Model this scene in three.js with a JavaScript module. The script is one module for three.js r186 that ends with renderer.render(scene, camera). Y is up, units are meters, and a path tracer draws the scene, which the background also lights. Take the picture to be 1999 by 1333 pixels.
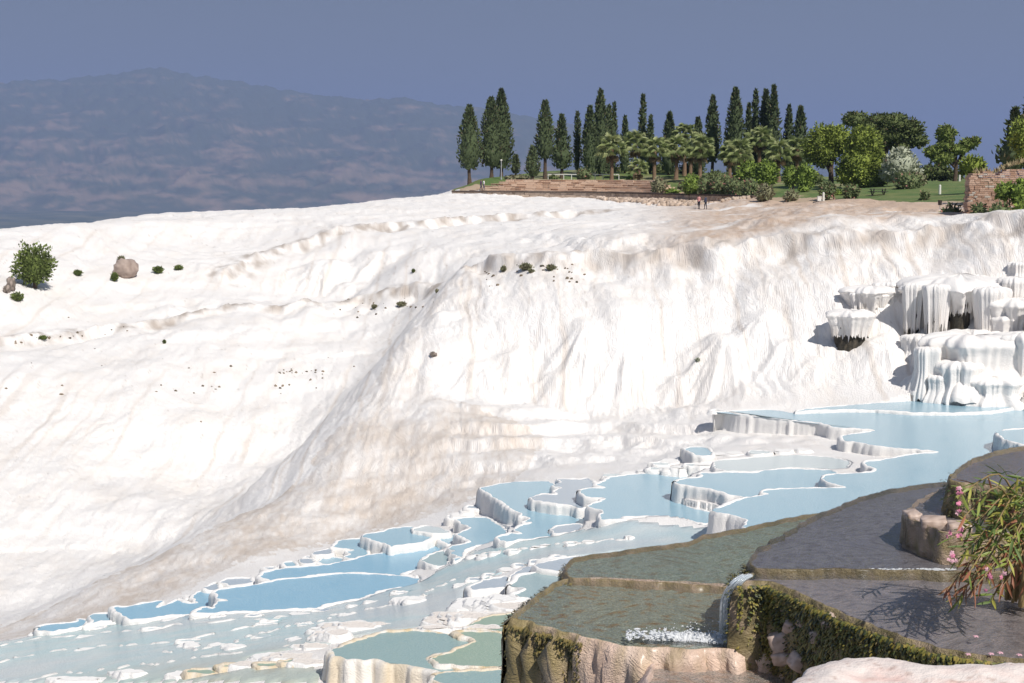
import * as THREE from 'three';
import { mergeGeometries, mergeVertices } from 'three/addons/utils/BufferGeometryUtils.js';
import { MarchingCubes } from 'three/addons/objects/MarchingCubes.js';
import { createNoise2D, createNoise3D } from 'simplex-noise';

// ---------------------------------------------------------------- camera, sky, sun, exposure
const scene = new THREE.Scene();
const FOCAL = 2778, CX = 999.5, CY = 666.5, PITCH = Math.atan(336.5 / FOCAL);   // eye at the origin, looking along -z and a little down
const camera = new THREE.PerspectiveCamera(2 * Math.atan(CY / FOCAL) * 180 / Math.PI, 1999 / 1333, 0.1, 60000);
camera.rotation.set(-PITCH, 0, 0);
scene.add(camera);
const SUN_DIR = new THREE.Vector3(0.36, 0.74, 0.565).normalize();
{
  const W = 16, Hh = 512, data = new Float32Array(W * Hh * 4);
  const stops = [[-90, .2, .22, .27], [0, .224, .256, .306], [8, .176, .212, .276], [25, .137, .18, .255], [90, .11, .157, .255]];
  for (let j = 0; j < Hh; j++) {
    const e = (j + .5) / Hh * 180 - 90;
    let k = 0; while (k < stops.length - 2 && e > stops[k + 1][0]) k++;
    const a = stops[k], b = stops[k + 1]; let t = Math.min(1, Math.max(0, (e - a[0]) / (b[0] - a[0])));
    for (let i = 0; i < W; i++) { const o = (j * W + i) * 4; for (let c = 0; c < 3; c++) data[o + c] = a[c + 1] + (b[c + 1] - a[c + 1]) * t; data[o + 3] = 1; }
  }
  const sky = new THREE.DataTexture(data, W, Hh, THREE.RGBAFormat, THREE.FloatType);
  sky.mapping = THREE.EquirectangularReflectionMapping; sky.magFilter = sky.minFilter = THREE.LinearFilter; sky.needsUpdate = true;
  scene.background = sky; scene.environment = sky;
}
const sun = new THREE.DirectionalLight(new THREE.Color(1, .95, .885), 4.75);
sun.position.copy(SUN_DIR).multiplyScalar(300); sun.castShadow = true;
sun.shadow.mapSize.set(4096, 4096); Object.assign(sun.shadow.camera, { left: -150, right: 150, top: 150, bottom: -150, near: 1, far: 900 });
sun.target.position.set(0, -8, -110); sun.position.add(sun.target.position); scene.add(sun, sun.target);
scene.fog = new THREE.FogExp2(new THREE.Color().setRGB(.41, .545, .96), 7.8e-5);
const renderer = new THREE.WebGLRenderer({ antialias: true });
renderer.toneMapping = THREE.LinearToneMapping; renderer.toneMappingExposure = 1; renderer.shadowMap.enabled = true;

// ---------------------------------------------------------------- helpers
let seed = 12345; const rnd = () => { seed |= 0; seed = seed + 0x6D2B79F5 | 0; let t = Math.imul(seed ^ seed >>> 15, 1 | seed); t = t + Math.imul(t ^ t >>> 7, 61 | t) ^ t; return ((t ^ t >>> 14) >>> 0) / 4294967296; };
const reseed = (n) => { seed = n; };
const rr = (a, b) => a + (b - a) * rnd();
const n2 = createNoise2D(rnd), n3 = createNoise3D(rnd);
const fbm2 = (x, y, o = 4) => { let s = 0, a = .5; for (let i = 0; i < o; i++) { s += a * n2(x, y); x = x * 2.03 + 7.1; y = y * 2.03 - 3.7; a *= .5; } return s; };
const clamp = (x, a = 0, b = 1) => Math.min(b, Math.max(a, x)), lerp = (a, b, t) => a + (b - a) * t;
const smooth = (a, b, x) => { const t = clamp((x - a) / (b - a)); return t * t * (3 - 2 * t); };
const SP = Math.sin(PITCH), CP = Math.cos(PITCH);
// where a direction of the survey (in the photograph's pixels) meets a given forward distance, or a given height below the eye
function atD(px, py, d) { const u = (px - CX) / FOCAL, v = (CY - py) / FOCAL, s = d / (CP + v * SP); return new THREE.Vector3(u * s, (v * CP - SP) * s, -d); }
function atL(px, py, L) { const u = (px - CX) / FOCAL, v = (CY - py) / FOCAL, s = L / (v * CP - SP); return new THREE.Vector3(u * s, L, -s * (CP + v * SP)); }
const azOf = (x, z) => x / -z * (FOCAL / 1.0) * 1.0;                 // bearing, in survey units right of the axis
const lin = (r, g, b) => new THREE.Color().setRGB(r, g, b);
const used = {};
function numbered(name) { const n = used[name] = (used[name] ?? -1) + 1; return n ? `${name}_${String(n).padStart(3, '0')}` : name; }
function shadows(o) { o.traverse((m) => { if (m.isMesh) m.castShadow = m.receiveShadow = true; }); return o; }
function thing(name, label, category, pos = [0, 0, 0], turn = 0, group) {
  const o = new THREE.Group(); o.name = numbered(name); o.position.set(...pos); o.rotation.y = turn; o.userData = { label, category };
  if (group) o.userData.group = group;
  scene.add(o); return o;
}
function part(name, geo, mat, parent) { const m = new THREE.Mesh(geo, mat); m.name = name; parent.add(m); m.castShadow = m.receiveShadow = true; return m; }
function single(name, geo, mat, label, category, pos = [0, 0, 0], group) { const m = new THREE.Mesh(geo, mat); m.name = numbered(name); m.position.set(...pos); m.userData = { label, category }; if (group) m.userData.group = group; m.castShadow = m.receiveShadow = true; scene.add(m); return m; }
function struct(name, geo, mat) { const m = new THREE.Mesh(geo, mat); m.name = numbered(name); m.userData = { kind: 'structure' }; m.castShadow = m.receiveShadow = true; scene.add(m); return m; }
function geoFrom(pos, idx, extra = {}) {
  const g = new THREE.BufferGeometry(); g.setAttribute('position', new THREE.BufferAttribute(pos instanceof Float32Array ? pos : new Float32Array(pos), 3));
  for (const [k, [a, n]] of Object.entries(extra)) g.setAttribute(k, new THREE.BufferAttribute(a instanceof Float32Array ? a : new Float32Array(a), n));
  g.setIndex(idx instanceof Uint32Array ? new THREE.BufferAttribute(idx, 1) : idx); g.computeVertexNormals(); return g;
}
function dataTex(size, fn, srgb = false, repeat = 1) {
  const d = new Uint8Array(size * size * 4);
  for (let j = 0; j < size; j++) for (let i = 0; i < size; i++) { const c = fn(i / size, j / size), o = (j * size + i) * 4; for (let k = 0; k < 3; k++) d[o + k] = clamp(Array.isArray(c) ? c[k] : c) * 255; d[o + 3] = 255; }
  const t = new THREE.DataTexture(d, size, size); t.wrapS = t.wrapT = THREE.RepeatWrapping; t.magFilter = t.minFilter = THREE.LinearFilter; if (srgb) t.colorSpace = THREE.SRGBColorSpace; t.repeat.set(repeat, repeat); t.needsUpdate = true; return t;
}
const tiled = (u, v, f, s = 0) => { const a = u * 2 * Math.PI, b = v * 2 * Math.PI; return n3(Math.cos(a) * f + s, Math.sin(a) * f + Math.cos(b) * f * 1.3, Math.sin(b) * f * 1.3 - s); };   // noise that wraps
function inPoly(p, x, z) { let c = false; for (let i = 0, j = p.length - 1; i < p.length; j = i++) { const a = p[i], b = p[j]; if ((a.z > z) !== (b.z > z) && x < (b.x - a.x) * (z - a.z) / (b.z - a.z) + a.x) c = !c; } return c; }
function distLine(p, x, z) { let m = 1e9; for (let i = 0; i + 1 < p.length; i++) { const a = p[i], b = p[i + 1], dx = b.x - a.x, dz = b.z - a.z, t = clamp(((x - a.x) * dx + (z - a.z) * dz) / (dx * dx + dz * dz)); m = Math.min(m, Math.hypot(x - a.x - t * dx, z - a.z - t * dz)); } return m; }

// ---------------------------------------------------------------- the travertine hillside: surveyed points, a thin-plate surface through them, then ledges, flutes and terraces
const survey = [];
const add = (list) => { for (const [px, py, d] of list) survey.push(atD(px, py, d)); };
const addL = (list) => { for (const [px, py, L] of list) survey.push(atL(px, py, L)); };
const addW = (list) => { for (const [x, y, d] of list) survey.push(new THREE.Vector3(x, y, -d)); };
add([[-200, 474, 158], [0, 455, 168], [140, 440, 178], [300, 431, 188], [480, 416, 200], [640, 402, 212], [800, 385, 226], [850, 383, 230], [890, 381, 232],               // skyline of the ridge
  [1000, 382, 230], [1180, 387, 222], [1290, 391, 212], [1450, 397, 196],
  [0, 464, 184], [0, 490, 212], [140, 449, 194], [140, 464, 228], [300, 440, 204], [300, 452, 238], [480, 424, 216], [480, 434, 250], [640, 406, 228], [640, 420, 262], [790, 393, 242], [790, 406, 268], [-200, 478, 176], [-200, 510, 205],   // its far side
  [1000, 400, 210], [1100, 400, 208], [1200, 407, 196], [1300, 409, 186], [1365, 409, 180],
  [450, 528, 166], [500, 500, 172], [650, 450, 182], [760, 440, 185], [900, 428, 190], [1000, 421, 192], [1180, 412, 194],                                 // brown lip below the ridge
  [900, 470, 165], [900, 512, 138], [1000, 470, 160], [1000, 500, 138], [1100, 470, 150], [1200, 470, 140], [1200, 440, 160], [1400, 440, 140], [1400, 415, 172],
  [920, 522, 118], [1000, 512, 115], [1100, 505, 113], [1200, 493, 112], [1300, 485, 110], [1400, 478, 108], [1500, 468, 107], [1600, 460, 106], [1700, 452, 105], [1800, 449, 104], [1900, 442, 102], [1999, 430, 100], [2300, 425, 96],   // lip of the big scarp
  [1600, 430, 130], [1600, 402, 155], [1600, 388, 175], [1800, 425, 120], [1800, 407, 138], [1800, 385, 160], [1800, 358, 200], [1999, 418, 112], [1999, 395, 130], [2300, 400, 120], [1700, 365, 200], [1500, 380, 190], [1450, 372, 210],
  [1000, 560, 109], [1000, 650, 103], [1000, 760, 98], [1000, 800, 92], [1000, 860, 86], [1000, 925, 81], [1100, 560, 107], [1100, 700, 100], [1100, 850, 88], [1100, 920, 79],
  [1200, 540, 107], [1200, 640, 101], [1200, 770, 97], [1200, 850, 88], [1200, 900, 81], [1300, 900, 78], [1300, 560, 105], [1300, 780, 96], [1300, 840, 88],
  [1400, 520, 105], [1400, 640, 100], [1400, 760, 95], [1400, 790, 92], [1600, 500, 103], [1600, 620, 98], [1600, 720, 94], [1600, 788, 90],
  [1800, 490, 101], [1800, 560, 98], [1800, 700, 93], [1800, 768, 89], [1999, 480, 97], [1999, 560, 95], [1999, 680, 91], [1999, 755, 88], [2300, 480, 92], [2300, 700, 86],
  [880, 545, 114], [850, 600, 110], [800, 650, 106], [760, 700, 102], [720, 760, 98], [650, 850, 92], [590, 940, 86], [450, 1020, 80], [300, 1090, 74], [150, 1170, 69], [0, 1242, 64],   // crest of the spur
  [900, 620, 107], [900, 700, 101], [900, 800, 93], [900, 900, 84], [900, 970, 79], [800, 760, 97], [800, 860, 89], [800, 950, 83], [800, 1005, 78], [650, 900, 87], [650, 960, 83], [650, 1042, 77], [450, 1060, 75], [300, 1130, 69],
  [800, 500, 160], [800, 560, 152], [800, 590, 148], [800, 640, 138], [700, 500, 172], [700, 570, 162], [700, 582, 155], [700, 650, 142], [700, 740, 126], [600, 470, 180], [600, 560, 165], [600, 592, 152], [600, 700, 134], [600, 800, 120], [600, 880, 112],
  [450, 470, 185], [450, 545, 164], [450, 602, 150], [450, 700, 132], [450, 850, 114], [450, 980, 100], [300, 480, 178], [300, 560, 158], [290, 632, 143], [300, 642, 140], [300, 720, 126], [300, 850, 112], [300, 980, 98], [300, 1060, 90],
  [150, 500, 165], [150, 590, 148], [150, 648, 138], [150, 720, 124], [150, 850, 110], [150, 1000, 95], [150, 1120, 84], [0, 500, 155], [0, 570, 142], [0, 667, 130], [0, 720, 120], [0, 850, 107], [0, 1000, 93], [0, 1150, 82], [0, 1200, 78],
  [-250, 570, 138], [-250, 720, 115], [-250, 900, 98], [-250, 1150, 78]]);
addL([[936, 1069, -17.95], [964, 1067, -17.6], [1010, 1059, -17.12], [1080, 1052, -17.02], [1128, 1039, -16.9], [1217, 1020, -16.1], [1340, 1019, -16.1], [1270, 1013, -16.08], [905, 1094, -18], [888, 1101, -18.05], [852, 1118, -18.4], [830, 1137, -18.65], [756, 1156, -18.65], [704, 1174, -18.65], [560, 1195, -18.75], [1445, 1030, -16], [1300, 1035, -16.3], [1200, 1050, -16.6], [1100, 1075, -16.9], [1000, 1090, -17.4], [900, 1112, -18], [900, 1150, -17.4], [820, 1142, -18.5], [1050, 1100, -16.8],
  [700, 1187, -18.4], [620, 1194, -18.8], [424, 1202, -18.9], [330, 1210, -19.45], [250, 1217, -19.75], [160, 1230, -20.1], [60, 1242, -20.4], [0, 1256, -20.6],
  [0, 1290, -19.8], [200, 1260, -19.3], [400, 1230, -18.7], [600, 1213, -18.35], [760, 1200, -17.6], [850, 1190, -17.2], [0, 1333, -19], [200, 1310, -18.5], [350, 1290, -18], [500, 1260, -17.6], [640, 1240, -17.2], [700, 1247, -16.8],
  [300, 1333, -17.9], [480, 1290, -17.3], [600, 1305, -17], [640, 1315, -16.9], [760, 1325, -16.8], [900, 1335, -16.5], [950, 1180, -16.9], [930, 1210, -16.5], [1010, 1185, -16.5], [1500, 880, -15.45], [1420, 900, -15.5], [1600, 900, -15.4],
  [1700, 830, -15.2], [1900, 830, -15.2], [1900, 900, -15], [1600, 980, -15.3], [1750, 960, -15]]);
addW([[-12.5, -5.2, 246], [-16, -7.5, 256], [-10, -4.6, 252], [0, -5.4, 11], [-4, -9, 14], [3.5, -4.2, 13], [0, -12.5, 26], [8, -9, 22], [9, -12, 34], [15, -14.4, 48], [25, -14.4, 62], [-12, -15.5, 28], [-22, -20, 42], [-30, -21, 60], [-14, -18.3, 42], [0, -15.6, 38],
  [-30, -11, 262], [-32, -18, 300], [-50, -22, 300], [-60, -22, 262], [-80, -26, 240], [-90, -30, 280], [-20, -25, 340],                               // the back of the ridge
  [-6, -1.9, 247], [-6, -2.3, 275], [10, -1.9, 250], [30, -1.8, 245], [45, -2, 240], [10, -2, 300], [50, -1.9, 300], [90, -1.9, 300], [70, -2, 230], [130, -1.6, 250], [60, -3, 340], [120, -3, 340], [-10, -9, 310]]);
const N = survey.length, TS = 60, tpsW = (() => {
  const n = N + 3, M = Array.from({ length: n }, () => new Float64Array(n + 1));
  const phi = (r2) => r2 < 1e-12 ? 0 : .5 * r2 * Math.log(r2);
  for (let i = 0; i < N; i++) {
    const a = survey[i];
    for (let j = 0; j < N; j++) { const b = survey[j]; M[i][j] = phi(((a.x - b.x) ** 2 + (a.z - b.z) ** 2) / TS / TS) + (i === j ? 2e-4 : 0); }
    M[i][N] = M[N][i] = 1; M[i][N + 1] = M[N + 1][i] = a.x / TS; M[i][N + 2] = M[N + 2][i] = a.z / TS; M[i][n] = a.y;
  }
  for (let c = 0; c < n; c++) {
    let p = c; for (let r = c + 1; r < n; r++) if (Math.abs(M[r][c]) > Math.abs(M[p][c])) p = r;
    [M[c], M[p]] = [M[p], M[c]];
    for (let r = c + 1; r < n; r++) { const f = M[r][c] / M[c][c]; if (f) for (let k = c; k <= n; k++) M[r][k] -= f * M[c][k]; }
  }
  const w = new Float64Array(n);
  for (let r = n - 1; r >= 0; r--) { let s = M[r][n]; for (let k = r + 1; k < n; k++) s -= M[r][k] * w[k]; w[r] = s / M[r][r]; }
  return w;
})();
function plate(x, z) {
  let s = tpsW[N] + tpsW[N + 1] * x / TS + tpsW[N + 2] * z / TS;
  for (let i = 0; i < N; i++) { const dx = (x - survey[i].x) / TS, dz = (z - survey[i].z) / TS, r2 = dx * dx + dz * dz; if (r2 > 1e-12) s += tpsW[i] * .5 * r2 * Math.log(r2); }
  return s;
}
const bearing = (x, z) => CX + FOCAL * CP * x / -z;                    // close to the column of the photograph the point lies in
const interp = (t, x) => { let k = 0; while (k < t.length - 2 && x > t[k + 1][0]) k++; const [a, b] = [t[k], t[k + 1]]; return lerp(a[1], b[1], clamp((x - a[0]) / (b[0] - a[0]))); };
const grassEdge = [[820, 400], [900, 238], [1000, 232], [1180, 224], [1290, 213], [1450, 197], [1500, 178], [1600, 170], [1690, 160], [1750, 150], [1830, 146], [1900, 135], [2000, 128], [2400, 120]];
const scarpLip = [[905, 530, 117], [920, 522, 118], [1000, 512, 115], [1100, 505, 113], [1200, 493, 112], [1300, 485, 110], [1400, 478, 108], [1500, 468, 107], [1600, 460, 106], [1700, 452, 105], [1800, 449, 104], [1900, 442, 102], [1999, 430, 100], [2300, 425, 96]].map((p) => atD(...p));
const ridgeLip = [[440, 532, 165], [500, 500, 172], [560, 478, 178], [650, 450, 182], [760, 440, 185], [900, 428, 190], [1000, 421, 192], [1180, 412, 194]].map((p) => atD(...p));
const ledgeLip = [[-200, 680, 124], [0, 667, 130], [150, 648, 138], [290, 632, 143], [450, 602, 150], [600, 592, 152], [700, 582, 155], [800, 572, 152], [850, 568, 148]].map((p) => atD(...p));
const poolEdge = [[0, 62], [300, 65], [500, 70], [700, 75], [900, 78], [1100, 78], [1300, 77], [1380, 80], [1420, 90], [2000, 92]];
const lipTables = [[scarpLip, .75, 7], [ridgeLip, .55, 8], [ledgeLip, .6, 6]].map(([l, A, W]) => ({ A, W, table: l.map((p) => [CX + FOCAL * CP * p.x / -p.z, -p.z]) }));
const spurZone = [[880, 548, 114], [850, 600, 111], [800, 650, 107], [760, 700, 103], [720, 760, 99], [650, 850, 93], [590, 940, 87], [450, 1020, 81], [300, 1090, 75], [150, 1170, 70], [-20, 1250, 65], [-20, 1270, 60], [150, 1215, 62], [300, 1165, 64], [450, 1100, 70], [650, 1050, 75], [800, 1010, 77], [900, 975, 78], [1010, 930, 80], [1060, 850, 87], [1000, 800, 92], [860, 790, 95], [810, 720, 101], [840, 650, 107], [880, 590, 111]].map((p) => atD(...p));
const detail = (x, z) => {
  const d = -z, far = smooth(38, 60, d), b = bearing(x, z);
  return { d, far, b, park: d > interp(grassEdge, b) ? 1 : 0 };
};
const lobes = [[870, 596, 107.5, 1.2, 2.2, 7], [905, 560, 111, 1.5, 1.6, 6], [930, 690, 101.5, 2.2, 1.1, 8], [1000, 675, 102, 1.5, 1.3, 7], [1150, 618, 102.5, .8, 1.15, 11], [1105, 700, 99.5, .8, 1.4, 7], [1220, 660, 100.5, 1, 1.3, 9], [1420, 640, 99, 1.2, 1.3, 8], [1545, 650, 97.6, 1, 1.25, 9],
  [1190, 872, 84.5, 1.2, 1, 6], [1260, 868, 83.5, 1, 1.1, 5], [1310, 858, 84, 1, 1.2, 5], [1350, 845, 85, .9, 1.2, 5], [1120, 890, 84, 1.2, 1, 6], [1725, 645, 95.2, .7, 1.5, 8], [1590, 690, 95.4, .8, 1.3, 7], [1330, 720, 97.5, .8, 1.5, 6], [1490, 600, 100, .8, 1.5, 6], [760, 478, 172, 4, 1.1, 16], [850, 480, 168, 4, 1.2, 14], [640, 500, 170, 3, 1.0, 12], [690, 545, 164, 2, 1.0, 10], [330, 590, 150, 3, 1.2, 10], [430, 650, 141, 3, .9, 12], [560, 640, 144, 4, .9, 12], [250, 555, 158, 2, 1.2, 8],
  [480, 1046, 76.6, 1, 1.3, 5], [700, 960, 83, 1.2, 1.2, 6], [790, 905, 86.5, 1.3, 1.1, 7], [860, 935, 83, 1.2, 1.2, 6], [920, 880, 87, 1.6, 1, 7], [560, 1010, 80, 1, 1.3, 5], [640, 1000, 80.6, 1, 1.3, 5], [980, 850, 89, 1.6, 1, 7], [1420, 838, 83.5, .6, 1.5, 4], [1470, 845, 82, .8, 1.3, 4], [1530, 850, 81.5, .7, 1.3, 4], [1440, 865, 79.5, .8, 1.1, 4], [1585, 860, 80, .7, 1.3, 4]]
  .map(([px, py, d, r, s, R]) => ({ ...atD(px, py, d), r, s, R }));
function hillHeight(x, z, y0 = plate(x, z), out) {
  const { d, far, b, park } = detail(x, z);
  const e = 1.2, sl = Math.hypot(plate(x + e, z) - y0, plate(x, z - e) - y0) / e;
  return shaped(x, z, y0, sl, d, far, b, park);
}
function shaped(x, z, y0, sl, d, far, b, park) {
  if (park) return y0 + .06 * fbm2(x * .2, z * .2, 2);
  const steep = Math.max(smooth(.12, .5, sl), b < 900 && d < 135 && d > 74 ? .4 : 0), wx = x + 1.4 * fbm2(x * .09, z * .05 + 9, 3), k = smooth(80, 90, d) ;
  const cut = interp(poolEdge, b), calm = smooth(cut - 2, cut + 6, d), dim = 1 - .6 * smooth(165, 200, d); far *= lerp(.12, 1, calm); let y = y0 + far * (.05 * fbm2(x * 1.7, z * 1.3, 2) + .55 * fbm2(x * .07, z * .05, 3) * (1 - .75 * smooth(150, 190, d)) + .16 * fbm2(x * .33, z * .16, 3));
  // ledges: the hill has grown in level steps
  const period = lerp(.95, 1.7, smooth(60, 120, d)) * (1 - .55 * smooth(160, 185, d)), ph = (y + .55 * fbm2(x * .12 + 40, z * .12, 3)) / period, f = ph - Math.floor(ph);
  const strength = far * clamp(.55 + .8 * fbm2(x * .05 + 3, z * .05, 2), .1, 1) * (d > 78 ? 1 : .35) * (1 - .65 * steep);
  y += period * strength * (smooth(.3, .78, f) - f) * (b < 880 && d > 74 && d < 135 ? .22 : b < 880 ? .5 : .7);
  // bulging drapery: rounded buttresses with narrow creases, running down the slope, stronger in some places than in others
  const wy = wx + .5 * n2(x * .2 + 5, y * .35) + .25 * n2(x * .5, y * .8 + 3), mask = clamp(.62 + 1.1 * fbm2(x * .045 + 17, y * .13 + z * .03, 2), .12, 1.15), soft = (v, e) => Math.sqrt(v * v + e);
  const r1 = soft(n2(wx * .13, z * .02 + y * .1), .006), r2 = soft(n2(wy * .36 + 11, z * .04 + y * .16), .006), r3 = soft(n2(wy * .95 - 4, z * .08 + y * .26), .006), r4 = soft(n2(wy * 2.3 + 8, z * .13 + y * .3), .008);
  y += far * k * dim * ((.8 * steep + .12) * (.42 * r1 + .2 * r2 * mask) - .38 * steep - .06 + (.2 + .5 * steep) * mask * (.19 * r3 + .075 * r4));
  for (const t of lipTables) {
    const e = t.table; if (b < e[0][0] || b > e[e.length - 1][0]) continue;
    const s = interp(e, b) - d + 1.1 * n2(x * .16, t.A * 9) + .3 * n2(x * .6, 4); if (s < -2 || s > t.W) continue;
    const ends = smooth(e[0][0], e[0][0] + 40, b) * smooth(e[e.length - 1][0], e[e.length - 1][0] - 40, b), q = clamp(.75 + .9 * n2(x * .13 + 2, t.A), .2, 1.2);
    y += ends * q * (s < 0 ? t.A * .25 * (1 + s / 2) : t.A * .25 * smooth(.3, 0, s) - t.A * smooth(0, 1.1, s) * smooth(t.W, 1.8, s));
  }
  if (d > 92 && (d < 200)) { const l = d < 135 && b > 860 ? distLine(scarpLip, x, z) : d > 155 && b > 400 ? distLine(ridgeLip, x, z) : d < 165 && b < 900 ? distLine(ledgeLip, x, z) : 99; if (l < 4) y += (.45 + .3 * fbm2(x * .6, z * .6, 2)) * Math.exp(-(l * l)) * clamp(.6 + fbm2(x * .2, z * .2, 2)); }
  // lobes: mounds that water has built below a lip
  for (const l of lobes) {
    const dx = x - l.x, dz = z - l.z, r = Math.hypot(dx, dz); if (r > l.R) continue;
    const a = Math.atan2(dx, -dz), w = clamp(r / 2), q = r * (1 + w * (.1 * n2(a * 1.7, l.x) + .05 * n2(a * 5 + y * .2, l.x + 3) + .022 * n2(a * 13 + y * .3, l.x))), r0 = l.r * 1.7 + .5, yl = l.y - l.s * 1.05 * (Math.sqrt(q * q + r0 * r0) - r0) - .35 + .3 * fbm2(x * .4, z * .4, 2), h = .5 + .5 * clamp((yl - y) / 1.1, -1, 1);
    y = lerp(y, yl, h) + .55 * h * (1 - h);
  }
  return y;
}

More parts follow.
